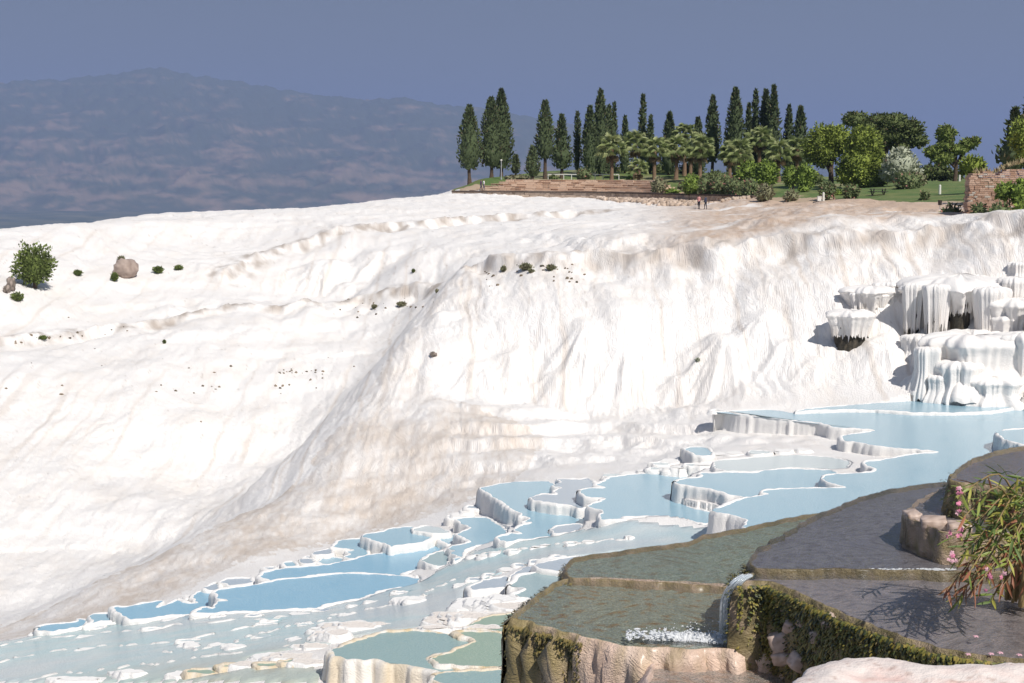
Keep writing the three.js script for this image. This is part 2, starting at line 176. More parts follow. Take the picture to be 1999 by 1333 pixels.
// ---------------------------------------------------------------- the terrace pools: outline of each rim, its water level below the eye, its water
const poolSpecs = [
  ['blue', -14.6, [[1554, 803], [1640, 800], [1703, 800], [1775, 805], [1850, 806], [1932, 803], [1999, 792], [2090, 782], [2090, 762], [1954, 764], [1860, 773], [1797, 781], [1700, 787], [1581, 797]]],
  ['blue', -14.75, [[1392, 804], [1396, 799], [1440, 808], [1460, 811], [1527, 819], [1595, 826], [1631, 835], [1705, 840], [1660, 847], [1644, 850], [1640, 855], [1648, 860], [1667, 862], [1707, 870], [1766, 876], [1829, 882], [1780, 886], [1720, 897], [1690, 900], [1685, 904], [1690, 910], [1705, 915], [1697, 921], [1640, 924], [1616, 926], [1604, 930], [1608, 938], [1622, 945], [1648, 951], [1580, 952], [1520, 954], [1490, 957], [1483, 962], [1499, 964], [1475, 968], [1454, 971], [1430, 978], [1406, 989], [1391, 996], [1400, 1001], [1424, 1005], [1457, 1015], [1452, 1030], [1500, 1070], [1700, 1110], [2100, 1010], [2130, 900], [2110, 788], [1999, 796], [1932, 806], [1850, 809], [1775, 808], [1703, 803], [1640, 803], [1554, 806], [1500, 799]]],
  ['blue', -13.95, [[1944, 846], [1950, 841], [1970, 838], [1999, 836], [2100, 832], [2130, 860], [2080, 880], [1999, 868], [1960, 858]]],
  ['blue', -15.2, [[1316, 940], [1322, 937], [1340, 933], [1361, 932], [1367, 928], [1364, 923], [1385, 923], [1415, 921], [1469, 922], [1499, 917], [1538, 914], [1580, 916], [1625, 918], [1640, 930], [1655, 958], [1560, 975], [1480, 978], [1453, 970], [1420, 966], [1390, 957], [1350, 949], [1325, 945]]],
  ['pale', -15.36, [[1392, 905], [1400, 898], [1440, 895], [1500, 890], [1560, 888], [1620, 892], [1660, 902], [1650, 918], [1590, 916], [1538, 914], [1499, 917], [1469, 921], [1420, 920], [1396, 914]]],
  ['blue', -15.2, [[1334, 876], [1343, 873], [1370, 872], [1386, 876], [1392, 889], [1372, 891], [1355, 889], [1346, 882]]],
  ['blue', -16.1, [[1130, 958], [1136, 955], [1152, 952], [1177, 952], [1160, 947], [1178, 938], [1186, 932], [1210, 928], [1240, 925], [1280, 923], [1316, 921], [1364, 923], [1372, 932], [1340, 945], [1335, 985], [1410, 1005], [1376, 1024], [1340, 1014], [1316, 1010], [1268, 1009], [1220, 1011], [1217, 1015], [1176, 1014], [1168, 1006], [1178, 997], [1146, 989], [1152, 984], [1180, 973], [1152, 971], [1136, 967]]],
  ['lilac', -16.6, [[1035, 973], [1040, 969], [1060, 964], [1072, 964], [1086, 965], [1080, 958], [1094, 952], [1078, 948], [1094, 940], [1086, 935], [1100, 934], [1130, 935], [1150, 933], [1168, 950], [1160, 985], [1130, 992], [1120, 987], [1080, 984], [1056, 980], [1040, 977]]],
  ['blue', -17.1, [[936, 952], [952, 949], [970, 944], [1010, 940], [1070, 939], [1092, 955], [1070, 985], [1140, 1000], [1160, 1020], [1128, 1034], [1114, 1040], [1080, 1047], [1046, 1051], [1010, 1054], [988, 1058], [966, 1050], [980, 1045], [996, 1040], [1016, 1041], [1002, 1034], [1012, 1026], [1036, 1019], [1018, 1019], [1034, 1011], [1014, 1008], [1018, 1001], [998, 995], [980, 982], [960, 969], [948, 960]]],
  ['lilac', -16.93, [[1076, 1033], [1080, 1029], [1090, 1026], [1126, 1022], [1140, 1026], [1132, 1034], [1112, 1040], [1084, 1041]]],
  ['blue', -18, [[890, 1016], [900, 1011], [950, 1010], [990, 1035], [985, 1056], [964, 1062], [936, 1064], [920, 1070], [908, 1074], [906, 1084], [904, 1089], [888, 1096], [884, 1090], [900, 1088], [880, 1080], [888, 1074], [874, 1069], [888, 1064], [915, 1057], [888, 1044], [896, 1040], [918, 1030], [906, 1024]]],
  ['blue', -18.4, [[710, 1043], [746, 1037], [760, 1032], [792, 1028], [810, 1029], [812, 1036], [850, 1041], [848, 1048], [826, 1058], [774, 1065], [764, 1068], [750, 1061], [732, 1056], [714, 1050]]],
  ['pale', -18.25, [[809, 1036], [806, 1031], [830, 1026], [850, 1028], [872, 1034], [878, 1040], [850, 1042]]],
  ['blue', -18.5, [[848, 1050], [850, 1043], [870, 1039], [890, 1046], [884, 1060], [874, 1062], [860, 1057]]],
  ['deep', -18.8, [[505, 1128], [510, 1118], [540, 1111], [580, 1106], [638, 1102], [688, 1091], [712, 1084], [748, 1078], [766, 1067], [826, 1058], [846, 1049], [856, 1054], [880, 1061], [880, 1074], [838, 1083], [822, 1092], [840, 1094], [856, 1105], [840, 1112], [812, 1112], [786, 1121], [820, 1129], [756, 1122], [690, 1118], [640, 1121], [590, 1127], [548, 1130], [528, 1134]]],
  ['grey', -18.35, [[822, 1093], [838, 1083], [868, 1074], [880, 1090], [874, 1100], [855, 1106], [836, 1101]]],
  ['blue', -18.95, [[646, 1069], [656, 1058], [668, 1053], [704, 1051], [724, 1062], [716, 1082], [700, 1089], [690, 1090], [672, 1086], [684, 1081], [676, 1077], [686, 1074], [666, 1071]]],
  ['blue', -19.15, [[620, 1098], [628, 1089], [648, 1086], [676, 1091], [660, 1098], [638, 1102]]],
  ['lilac', -19, [[609, 1081], [614, 1077], [626, 1074], [644, 1071], [650, 1079], [640, 1083], [620, 1084]]],
  ['blue', -19.1, [[549, 1101], [556, 1097], [574, 1096], [582, 1101], [576, 1106], [556, 1106]]],
  ['lilac', -19.15, [[585, 1092], [600, 1089], [612, 1092], [616, 1098], [600, 1101], [590, 1098]]],
  ['lilac', -19.1, [[512, 1109], [520, 1106], [536, 1106], [540, 1110], [526, 1113]]],
  ['lilac', -19.2, [[430, 1136], [440, 1129], [466, 1127], [490, 1128], [500, 1136], [480, 1141], [450, 1142]]],
  ['lilac', -19.3, [[398, 1150], [404, 1143], [420, 1137], [430, 1140], [428, 1148], [410, 1153]]],
  ['deep', -18.75, [[528, 1134], [548, 1130], [590, 1127], [640, 1121], [690, 1118], [756, 1122], [820, 1129], [818, 1134], [814, 1140], [796, 1146], [756, 1151], [730, 1159], [704, 1169], [676, 1174], [636, 1181], [618, 1188], [560, 1190], [506, 1193], [424, 1196], [380, 1199], [379, 1193], [392, 1186], [406, 1184], [416, 1186], [424, 1174], [443, 1172], [424, 1168], [420, 1158], [414, 1157], [422, 1151], [444, 1147], [490, 1142], [518, 1136]]],
  ['deep', -19.4, [[374, 1163], [384, 1156], [408, 1150], [420, 1160], [418, 1186], [392, 1196], [380, 1199], [332, 1202], [300, 1207], [256, 1211], [244, 1205], [226, 1196], [222, 1191], [218, 1187], [226, 1183], [248, 1183], [284, 1176], [320, 1172], [306, 1186], [330, 1177], [346, 1168], [366, 1176], [386, 1176], [372, 1168]]],
  ['blue', -19.8, [[174, 1203], [180, 1198], [202, 1197], [214, 1196], [240, 1207], [236, 1214], [200, 1214], [180, 1218], [164, 1222], [178, 1214]]],
  ['deep', -20, [[69, 1226], [80, 1220], [96, 1217], [128, 1216], [148, 1212], [152, 1208], [166, 1208], [172, 1214], [160, 1223], [132, 1228], [104, 1232], [86, 1230], [74, 1229]]],
  ['green', -16, [[642, 1271], [657, 1264], [685, 1252], [740, 1235], [782, 1230], [820, 1230], [860, 1235], [885, 1242], [920, 1252], [930, 1262], [900, 1272], [862, 1277], [842, 1284], [850, 1292], [890, 1300], [895, 1320], [845, 1312], [775, 1297], [732, 1290], [690, 1289], [665, 1284], [647, 1278]]],
  ['moss', -15.9, [[840, 1283], [865, 1275], [892, 1266], [925, 1252], [890, 1236], [905, 1230], [945, 1232], [990, 1239], [1050, 1260], [1050, 1300], [990, 1303], [957, 1301], [907, 1300], [865, 1297], [848, 1291]]],
  ['moss', -16.05, [[916, 1226], [917, 1219], [945, 1205], [990, 1197], [1040, 1190], [1050, 1240], [987, 1236], [945, 1230]]],
  ['green', -15.85, [[845, 1318], [870, 1312], [910, 1308], [1000, 1306], [1050, 1320], [1030, 1360], [900, 1350], [850, 1330]]],
  ['grey', -16.2, [[995, 1143], [1002, 1130], [1010, 1122], [1045, 1117], [1100, 1116], [1130, 1130], [1110, 1170], [1045, 1171], [1010, 1167], [995, 1160], [1025, 1150]]],
  ['lilac', -16.05, [[1043, 1104], [1050, 1100], [1082, 1092], [1130, 1086], [1140, 1110], [1100, 1118], [1057, 1111]]],
  ['lilac', -16.5, [[912, 1147], [922, 1141], [945, 1132], [990, 1124], [996, 1136], [990, 1147], [952, 1148], [922, 1153]]],
  ['lilac', -16.35, [[995, 1126], [1002, 1118], [1022, 1108], [1042, 1105], [1044, 1114], [1020, 1119], [1008, 1124]]],
];
const travertineBump = dataTex(512, (u, v) => .5 + .22 * tiled(u, v, 3, 1) + .16 * tiled(u, v, 8, 5) + .12 * tiled(u, v, 19, 9));
const rippleTex = dataTex(512, (u, v) => .5 + .25 * tiled(u, v * 1, 4, 21) + .2 * tiled(u, v, 9, 25) + .1 * tiled(u, v, 18, 2));
const mats = {

  rim: new THREE.MeshStandardMaterial({ color: lin(.85, .83, .80), roughness: .8, bumpMap: travertineBump, bumpScale: .03 }),
  crustWarm: new THREE.MeshStandardMaterial({ color: lin(.80, .735, .67), roughness: .7, bumpMap: travertineBump, bumpScale: .05 }),
  rimYellow: new THREE.MeshStandardMaterial({ color: lin(1, 1, 1), roughness: .8, vertexColors: true, bumpMap: travertineBump, bumpScale: .03 }),
};
const water = (r, g, b, bump = .012) => new THREE.MeshPhysicalMaterial({ color: lin(r, g, b), roughness: .06, ior: 1.33, bumpMap: rippleTex, bumpScale: bump });
const waters = { blue: water(.32, .495, .585), deep: water(.265, .465, .595), lilac: water(.40, .465, .525), pale: water(.55, .62, .63), grey: water(.33, .44, .455), green: water(.30, .42, .41), moss: water(.31, .41, .325) };
function signedArea(p) { let s = 0; for (let i = 0, j = p.length - 1; i < p.length; j = i++) s += p[j].x * p[i].z - p[i].x * p[j].z; return s; }
function resample(pts, step, wob, wl, sharp = .5) {
  const c = new THREE.CatmullRomCurve3(pts, true, 'catmullrom', sharp * .6), n = Math.max(24, Math.round(c.getLength() / step));
  const p = c.getSpacedPoints(n).slice(0, n), out = [];
  for (let i = 0; i < n; i++) {
    const a = p[(i + n - 1) % n], b = p[(i + 1) % n], q = p[i], tx = b.x - a.x, tz = b.z - a.z, l = Math.hypot(tx, tz) || 1;
    const w = wob * (n2(q.x * wl + 31, q.z * wl) + .5 * n2(q.x * wl * 2.7, q.z * wl * 2.7 + 8));
    out.push(new THREE.Vector3(q.x + tz / l * w, q.y, q.z - tx / l * w));
  }
  return out;
}
// a wall hung from an outline: rows of [outward, down, how much it flutes]
function skirt(p, rows, flute = .1, fl = 3, color, lift = .02) {
  const n = p.length, sgn = signedArea(p) > 0 ? 1 : -1, pos = [], idx = [], uv = [], col = [];
  const nx = [], nz = [], s = [0];
  for (let i = 0; i < n; i++) { const a = p[(i + n - 2) % n], b = p[(i + 2) % n], tx = b.x - a.x, tz = b.z - a.z, l = Math.hypot(tx, tz) || 1; nx.push(sgn * tz / l); nz.push(-sgn * tx / l); s.push(s[i] + p[i].distanceTo(p[(i + 1) % n])); }
  for (let r = 0; r < rows.length; r++) for (let i = 0; i <= n; i++) {
    const k = i % n, q = p[k], f = rows[r][2] * flute * (Math.sqrt(Math.abs(n2(s[i] * fl * .35, q.y * 3 + 5)) + .03) * 2.2 + .7 * Math.sqrt(Math.abs(n2(s[i] * fl, 9 + r * .12)) + .02) - 1.2);
    const wv = lift && r < 5 ? .45 + 1.5 * Math.abs(n2(s[i] * .22, q.y * 7)) : 1, sink = lift && r < 4 ? -.055 * clamp(1.3 * n2(s[i] * .3 + 9, q.y * 3) - .35) : 0;
    pos.push(q.x + nx[k] * (rows[r][0] * wv + f), q.y + rows[r][1] * (r < 4 ? wv : 1) + sink + (r > 0 && r < 4 ? lift * n2(s[i] * 1.7, 3.3) : 0), q.z + nz[k] * (rows[r][0] * wv + f)); uv.push(s[i] * .5, -rows[r][1] * .5);
    if (color) { const c = color(r / rows.length, s[i], q); col.push(c[0], c[1], c[2]); }
  }
  for (let r = 0; r + 1 < rows.length; r++) for (let i = 0; i < n; i++) { const a = r * (n + 1) + i, b = a + n + 1; if (sgn > 0) idx.push(a, a + 1, b, b, a + 1, b + 1); else idx.push(a, b, a + 1, b, b + 1, a + 1); }
  const e = { uv: [uv, 2] }; if (color) e.color = [col, 3];
  return geoFrom(pos, idx, e);
}
function sheet(p, y) {
  const c = p.map((q) => new THREE.Vector2(q.x, q.z)), t = THREE.ShapeUtils.triangulateShape(c.slice(), []), pos = [], uv = [], idx = [];
  for (const q of p) { pos.push(q.x, y ?? q.y, q.z); uv.push(q.x * .25, q.z * .25); }
  for (const [a, b, d] of t) { const u = p[a], v = p[b], w = p[d]; (v.x - u.x) * (w.z - u.z) - (v.z - u.z) * (w.x - u.x) > 0 ? idx.push(a, d, b) : idx.push(a, b, d); }
  return geoFrom(pos, idx, { uv: [uv, 2] });
}
const rimRows = [[-.16, -.1, 0], [-.09, .01, 0], [-.035, .035, .2], [.03, .02, .4], [.07, -.05, .6], [.1, -.18, .9], [.1, -.38, 1], [.12, -.62, 1.1], [.16, -.9, 1.15], [.22, -1.2, 1.2], [.34, -1.55, 1], [.5, -2, .6]];
const dryRows = [[-.1, -.04, 0], [-.03, .004, 0], [.03, -.015, .5], [.07, -.06, 1], [.12, -.15, 1], [.2, -.3, 1], [.34, -.5, .6]];
const nearYellow = (r, s, q) => { const t = clamp(.65 + .9 * n2(s * .5, 4) + .6 * n2(s * 2.4, 7)), k = .5 + .5 * clamp(.5 + n2(s * .3, 11)); return [lerp(.80, .62, t * k), lerp(.76, .47, t * k), lerp(.70, .25, t * k)]; };
const ring = (cx, cy, rx, ry, sd) => Array.from({ length: 22 }, (_, i) => { const a = i / 22 * 2 * Math.PI, k = 1 + .22 * n2(Math.cos(a) * 1.1 + sd, Math.sin(a) * 1.1) + .16 * n2(Math.cos(a) * 3 + sd, Math.sin(a) * 3); return [cx + Math.cos(a) * rx * k, cy + Math.sin(a) * ry * k]; });
for (const [cx, cy, rx, ry, L, steps, sd] of [[955, 1178, 66, 17, -16.85, 5, 1], [1000, 1186, 70, 14, -16.62, 3, 2], [900, 1208, 72, 16, -16.6, 4, 3], [960, 1203, 74, 11, -16.5, 3, 4], [800, 1172, 36, 9, -18.05, 4, 5], [690, 1226, 76, 14, -17.35, 4, 6], [645, 1240, 40, 14, -17.15, 4, 7], [760, 1222, 60, 7, -17.2, 2, 8], [570, 1284, 100, 12, -17.35, 3, 9], [610, 1262, 46, 9, -17.3, 3, 10], [372, 1258, 22, 5, -18.35, 2, 11], [575, 1250, 22, 7, -17.65, 3, 12], [455, 1262, 26, 6, -17.95, 3, 13], [700, 1264, 50, 8, -16.75, 2, 14], [250, 1312, 36, 6, -18.3, 3, 15], [150, 1326, 60, 6, -18.4, 2, 16], [940, 1224, 50, 6, -16.3, 2, 17], [845, 1226, 44, 7, -16.4, 3, 18]])
  for (let k = 0; k < steps; k++) poolSpecs.push(['dry', L + .13 * (k + 1), ring(cx + rx * .12 * k * (sd % 2 ? 1 : .4), cy - ry * .16 * k, rx * (1 - k / (steps + 1.5)), ry * (1 - k / (steps + 1.2)), sd * 3 + k * .25)]);
{ // many small scalloped basins along the edges of the running water
  let q = 0; const row = (list, n, rx, ry, kind, up) => { for (let i = 0; i < n; i++) { const t = (i + .5 + .35 * n2(i * 3.1, rx)) / n * (list.length - 1), k = Math.min(list.length - 2, Math.floor(t)), f = t - k, px = lerp(list[k][0], list[k + 1][0], f), py = lerp(list[k][1], list[k + 1][1], f) + 3 * n2(i * 1.7, ry), z = 1 + .5 * n2(i * 2.3, 9); let L = -17; for (let s = 0; s < 14; s++) { const p = atL(px, py, L); L = lerp(L, hillHeight(p.x, p.z), .6); } poolSpecs.push([kind(i), L + up, ring(px, py, rx * z, ry * z, 50 + q++)]); } };
  const alt = (a, b) => (i) => i % 3 ? a : b;
  row([[60, 1240], [240, 1216], [420, 1202], [600, 1194], [700, 1180], [800, 1150]], 11, 15, 2.2, alt('lilac', 'dry'), .12);
  row([[0, 1262], [200, 1240], [332, 1225], [500, 1213], [610, 1194]], 3, 17, 2, alt('pale', 'dry'), .1);
  row([[30, 1287], [200, 1265], [392, 1247], [484, 1228], [556, 1207]], 3, 18, 2.2, alt('pale', 'dry'), .1);
  row([[330, 1276], [470, 1251], [560, 1226], [640, 1211], [760, 1186], [880, 1140]], 5, 16, 2.4, alt('pale', 'dry'), .12);
  row([[880, 1150], [960, 1120], [1040, 1098], [1100, 1084]], 8, 13, 3, alt('lilac', 'dry'), .12);
  row([[905, 1090], [990, 1074], [1080, 1062], [1240, 1046]], 9, 9, 1.6, alt('dry', 'pale'), .1);
  row([[1190, 926], [1260, 920], [1330, 912], [1390, 902]], 8, 15, 2.6, alt('dry', 'pale'), .15);
  row([[1270, 906], [1330, 896], [1400, 888], [1500, 880], [1600, 878]], 9, 16, 2.8, alt('dry', 'pale'), .18);
  row([[880, 1012], [905, 1000], [930, 985]], 4, 12, 3.4, alt('dry', 'lilac'), .3);
  row([[100, 1224], [250, 1196], [380, 1160], [500, 1122], [600, 1086], [700, 1052]], 12, 8, 2.4, alt('dry', 'lilac'), .15);
  row([[340, 1318], [480, 1296], [620, 1290]], 7, 24, 4, alt('moss', 'dry'), .12);
}
const pools = [];
for (const [kind, L, px] of poolSpecs) {
  const yellow = kind === 'green' || kind === 'moss';
  const raw = px.map(([x, y]) => atL(x, y, L)), p = resample(raw, yellow ? .09 : .12, yellow ? .07 : .06, yellow ? 1.3 : 1.6);
  let x0 = 1e9, x1 = -1e9, z0 = 1e9, z1 = -1e9; for (const q of p) { x0 = Math.min(x0, q.x); x1 = Math.max(x1, q.x); z0 = Math.min(z0, q.z); z1 = Math.max(z1, q.z); }
  pools.push({ p, raw, L, kind, x0, x1, z0, z1 });
  const o = new THREE.Group(); o.name = numbered(kind === 'dry' ? 'travertine_step' : 'terrace_pool'); o.userData = { kind: 'structure' }; scene.add(o);
  part('rim_wall', kind === 'dry' ? skirt(p, dryRows, .035, 4, undefined, .01) : yellow ? skirt(p, rimRows.map(([a, b, c]) => [a * 1.1, b * .9, c]), .1, 3.4, nearYellow) : skirt(p, rimRows, .055, 5.5), yellow ? mats.rimYellow : mats.rim, o);
  part(kind === 'dry' ? 'crust' : 'water', sheet(p, L), kind === 'dry' ? (L > -17.2 && raw[0].z > -52 ? mats.crustWarm : mats.rim) : waters[kind], o);
}
function poolFloor(x, z, y) { for (const q of pools) if (q.kind !== 'dry' && y > q.L - .3 && y < q.L + .7 && x > q.x0 && x < q.x1 && z > q.z0 && z < q.z1 && inPoly(q.p, x, z)) y = q.L - .3; return y; }

// ---------------------------------------------------------------- the hillside mesh
const C = { white: [.89, .86, .83], cream: [.845, .79, .735], tan: [.64, .55, .47], grey: [.47, .41, .36], sand: [.56, .41, .30], grass: [.10, .165, .04], dry: [.20, .22, .075] };
const mix3 = (a, b, t) => [lerp(a[0], b[0], t), lerp(a[1], b[1], t), lerp(a[2], b[2], t)];
function hillColor(x, y, z, sl, d, b, park) {
  const n = fbm2(x * .16, z * .1, 4), m = fbm2(x * .9, z * .5 + 20, 3), fine = fbm2(x * 2.3, y * 2.3 + z * .8, 2);
  if (park) { const pathy = b > 1640 ? 0 : .8 * smooth(.12, .3, fbm2(x * .05 + 2, z * .03, 2)); let c = mix3(C.grass, C.dry, clamp(.35 + 1.1 * n + .5 * m)); const near = d - interp(grassEdge, b); return mix3(c, C.sand, near < (b > 1690 ? 1 : 5) + 4 * n ? .85 : pathy * .35); }
  let c = mix3(C.white, C.cream, clamp(.12 + .85 * n + .4 * m + .3 * fine));
  const streak = fbm2(x * .75 + .4 * n, y * .06 + z * .012, 3); if (d > 74) c = mix3(c, C.tan, .5 * smooth(.22, .5, streak) * smooth(.1, .45, sl));
  const plateau = b > 1180 && d > 105 ? smooth(1180, 1420, b) * smooth(107, 111, d) * smooth(.4, -.1, .6 * n + .8 * fbm2(x * .05 - 8, z * .09, 2) - .22) : 0;
  c = mix3(c, C.sand, .95 * clamp(plateau * (.85 + .4 * m)));
  const edge = interp(grassEdge, b) - d; if (b > 1450 && edge < 22) c = mix3(c, C.sand, .8 * smooth(22, 8, edge + 10 * n));
  const brk = clamp(.35 + 1.5 * fbm2(x * .35, z * .3, 3));
  let lip = 0; const l1 = d < 135 && d > 92 ? distLine(scarpLip, x, z) : 99, l2 = d > 150 ? distLine(ridgeLip, x, z) : 99, l3 = d > 110 && d < 165 ? distLine(ledgeLip, x, z) : 99;
  lip = Math.max(.9 * smooth(2.2, .5, l1), smooth(3.6, .8, l2), smooth(1.8, .4, l3)) * brk; c = mix3(c, C.grey, clamp(lip));
  if (l1 < 9) c = mix3(c, C.tan, .4 * smooth(9, 1, l1) * clamp(.3 + 1.6 * fbm2(x * .8, y * .8, 3)));
  if (d < 120 && d > 58 && x < 4 && inPoly(spurZone, x + 1.2 * n, z + 2 * m)) c = mix3(c, C.tan, clamp(.6 + .6 * n + .35 * m + .35 * fine) * lerp(.95, .4, smooth(80, 104, d)));
  if (fine > .52 && m > .1 && d > 95) c = mix3(c, C.grey, .45);
  return c;
}
{
  const rowsD = []; let d = 8;
  const segs = [[8, 40, 1.6], [40, 58, .3], [58, 120, .19], [120, 170, .34], [170, 250, .62], [250, 345, 4]];
  for (const [a, b, s] of segs) for (d = a; d < b - 1e-6; d += s) rowsD.push(d);
  rowsD.push(360, 420, 520, 700, 1000, 1500);
  const cols = 860, A0 = -.47, A1 = .47, R = rowsD.length, pos = new Float32Array(R * (cols + 1) * 3), col = new Float32Array(pos.length), uv = new Float32Array(R * (cols + 1) * 2), idx = new Uint32Array((R - 1) * cols * 6);
  // the thin plate is smooth: tabulate it on a coarse grid of the same fan and interpolate between
  const cs = 6, CC = Math.ceil(cols / cs) + 2; const rowVals = rowsD.map((d) => { const v = new Float64Array(CC); for (let i = 0; i < CC; i++) { const t = A0 + (A1 - A0) * i * cs / cols; v[i] = plate(t * d, -d); } return v; });
  const yAt = (r, i) => { const k = Math.floor(i / cs), f = i / cs - k; const v = rowVals[r], a = v[Math.max(0, k - 1)], b = v[k], c = v[k + 1], e = v[Math.min(CC - 1, k + 2)]; return b + .5 * f * (c - a + f * (2 * a - 5 * b + 4 * c - e + f * (3 * (b - c) + e - a))); };
  let q = 0;
  for (let r = 0; r < R; r++) for (let i = 0; i <= cols; i++) {
    const D = rowsD[r], t = A0 + (A1 - A0) * i / cols, x = t * D, z = -D; let y0, y;
    if (D > 345) { const last = rowsD.findIndex((v) => v >= 340); y0 = yAt(last, i); y = lerp(y0, -310, smooth(330, 1500, D)) - (D - 345) * .05; col.set([.3, .25, .17], q * 3); }
    else {
      y0 = yAt(r, i); const r2 = Math.min(r + 3, R - 8), dd = (rowsD[r2] - D) || 1, dx = (A1 - A0) * D / cols * 6, sl = Math.hypot((yAt(r2, i) - y0) / dd, (yAt(r, Math.min(i + 6, cols)) - y0) / dx);
      const b = bearing(x, z), park = D > interp(grassEdge, b) ? 1 : 0;
      y = shaped(x, z, y0, sl, D, smooth(38, 60, D), b, park);
      if (D > 36 && D < 96) y = poolFloor(x, z, y);
      col.set(hillColor(x, y, z, sl, D, b, park), q * 3);
    }
    pos[q * 3] = x; pos[q * 3 + 1] = y; pos[q * 3 + 2] = z; uv[q * 2] = x * .35; uv[q * 2 + 1] = (z + y) * .35; q++;
  }
  q = 0; for (let r = 0; r + 1 < R; r++) for (let i = 0; i < cols; i++) { const a = r * (cols + 1) + i, b = a + cols + 1; idx[q++] = a; idx[q++] = a + 1; idx[q++] = b; idx[q++] = b; idx[q++] = a + 1; idx[q++] = b + 1; }
  const mat = new THREE.MeshStandardMaterial({ vertexColors: true, roughness: .85, bumpMap: travertineBump, bumpScale: .065 });
  struct('travertine_hillside', geoFrom(pos, idx, { color: [col, 3], uv: [uv, 2] }), mat);
  console.log('hill rows', R, 'tris', idx.length / 3);
}
// water running in a thin sheet over the slope between the pools
{
  const zone = [[1470, 1010], [1376, 1024], [1217, 1014], [1128, 1034], [1046, 1051], [988, 1058], [908, 1080], [888, 1098], [850, 1112], [822, 1134], [756, 1151], [704, 1169], [636, 1181], [506, 1193], [380, 1199], [300, 1207], [236, 1213], [160, 1223], [104, 1232], [40, 1244], [-30, 1254], [-60, 1340], [250, 1340], [420, 1340], [640, 1345], [650, 1300], [470, 1285], [640, 1262], [740, 1236], [860, 1230], [905, 1190], [915, 1150], [960, 1128], [1040, 1102], [1160, 1085], [1480, 1050]]
    .map(([x, y]) => { let L = -17; for (let k = 0; k < 12; k++) { const p = atL(x, y, L); L = lerp(L, hillHeight(p.x, p.z), .6); } return atL(x, y, L); });
  const pos = [], idx = [], uv = [], col = [], key = new Map(); const st = .3;
  let x0 = 1e9, x1 = -1e9, z0 = 1e9, z1 = -1e9; for (const q of zone) { x0 = Math.min(x0, q.x); x1 = Math.max(x1, q.x); z0 = Math.min(z0, q.z); z1 = Math.max(z1, q.z); }
  const vert = (i, j) => { const k = i * 5000 + j; if (key.has(k)) return key.get(k); const x = x0 + i * st, z = z0 + j * st, y = poolFloor(x, z, hillHeight(x, z)) + .05; key.set(k, pos.length / 3); pos.push(x, y, z); uv.push(x * .25, z * .25);
    const n = fbm2(x * .06 + z * .03, z * .11, 3), m = fbm2(x * .5, z * .9, 2), c = mix3(mix3([.50, .565, .59], [.42, .59, .61], clamp(.5 + 1.4 * n)), [.62, .64, .62], clamp(.15 + .8 * m)), near = smooth(53, 46, -z); const e = mix3(c, mix3([.44, .48, .41], [.36, .28, .16], clamp(-.1 + 2.2 * fbm2(x * .25, z * .5 + 3, 3))), near * .8); col.push(...e); return key.get(k); };
  for (let i = 0; x0 + i * st < x1; i++) for (let j = 0; z0 + j * st < z1; j++) if (inPoly(zone, x0 + (i + .5) * st, z0 + (j + .5) * st)) { const a = vert(i, j), b = vert(i + 1, j), c = vert(i, j + 1), d = vert(i + 1, j + 1); idx.push(a, c, b, b, c, d); }
  const uses = new Uint8Array(pos.length / 3); for (const k of idx) uses[k]++; for (let k = 0; k < uses.length; k++) if (uses[k] < 6) pos[k * 3 + 1] -= .35;
  struct('flowing_water', geoFrom(pos, idx, { uv: [uv, 2], color: [col, 3] }), new THREE.MeshPhysicalMaterial({ vertexColors: true, roughness: .12, ior: 1.33, bumpMap: rippleTex, bumpScale: .02 }));
}
// fine white rims that cross the running water
const onHill = (px, py, L = -17) => { for (let k = 0; k < 14; k++) { const p = atL(px, py, L); L = lerp(L, hillHeight(p.x, p.z), .6); } return atL(px, py, L); };
for (const line of [[[0, 1262], [60, 1250], [200, 1238], [300, 1231], [332, 1224], [412, 1216], [500, 1212], [550, 1206], [616, 1190]], [[0, 1295], [30, 1286], [100, 1274], [200, 1264], [296, 1258], [392, 1246], [420, 1238], [456, 1231], [484, 1227], [516, 1218], [556, 1206]], [[316, 1276], [380, 1270], [436, 1264], [470, 1250], [492, 1243], [534, 1234], [560, 1224], [640, 1210]], [[1240, 1050], [1160, 1061], [1080, 1064], [1050, 1071], [988, 1077], [924, 1086]], [[640, 1204], [700, 1196], [760, 1184], [810, 1172], [850, 1150], [900, 1128]], [[60, 1330], [140, 1316], [240, 1306], [330, 1296], [400, 1284], [470, 1276]]]) {
  const p = new THREE.CatmullRomCurve3(line.map(([x, y]) => onHill(x, y))).getSpacedPoints(160).map((q) => { const x = q.x + .15 * n2(q.x * 1.1, q.z), z = q.z + .3 * n2(q.z * 1.2, q.x * .7); return new THREE.Vector3(x, hillHeight(x, z), z); });
  const pos = [], idx = [], uv = [], prof = [[-.08, -.06], [-.04, .06], [.02, .08], [.08, .03], [.16, -.1]];
  p.forEach((q, i) => { const a = p[Math.max(0, i - 1)], b = p[Math.min(p.length - 1, i + 1)], l = Math.hypot(b.x - a.x, b.z - a.z) || 1, s = clamp(.55 + 1.2 * n2(i * .11, line[0][0])); for (const [o, h] of prof) { pos.push(q.x - (b.z - a.z) / l * -o * (.6 + s), q.y + h * (.35 + s) - .0, q.z - (b.x - a.x) / l * o * (.6 + s)); uv.push(i * .1, o); } });
  for (let i = 0; i + 1 < p.length; i++) for (let k = 0; k < 4; k++) { const a = i * 5 + k, b = a + 5; idx.push(a, b, a + 1, a + 1, b, b + 1); }
  struct('travertine_rim', geoFrom(pos, idx, { uv: [uv, 2] }), mats.rim);
}

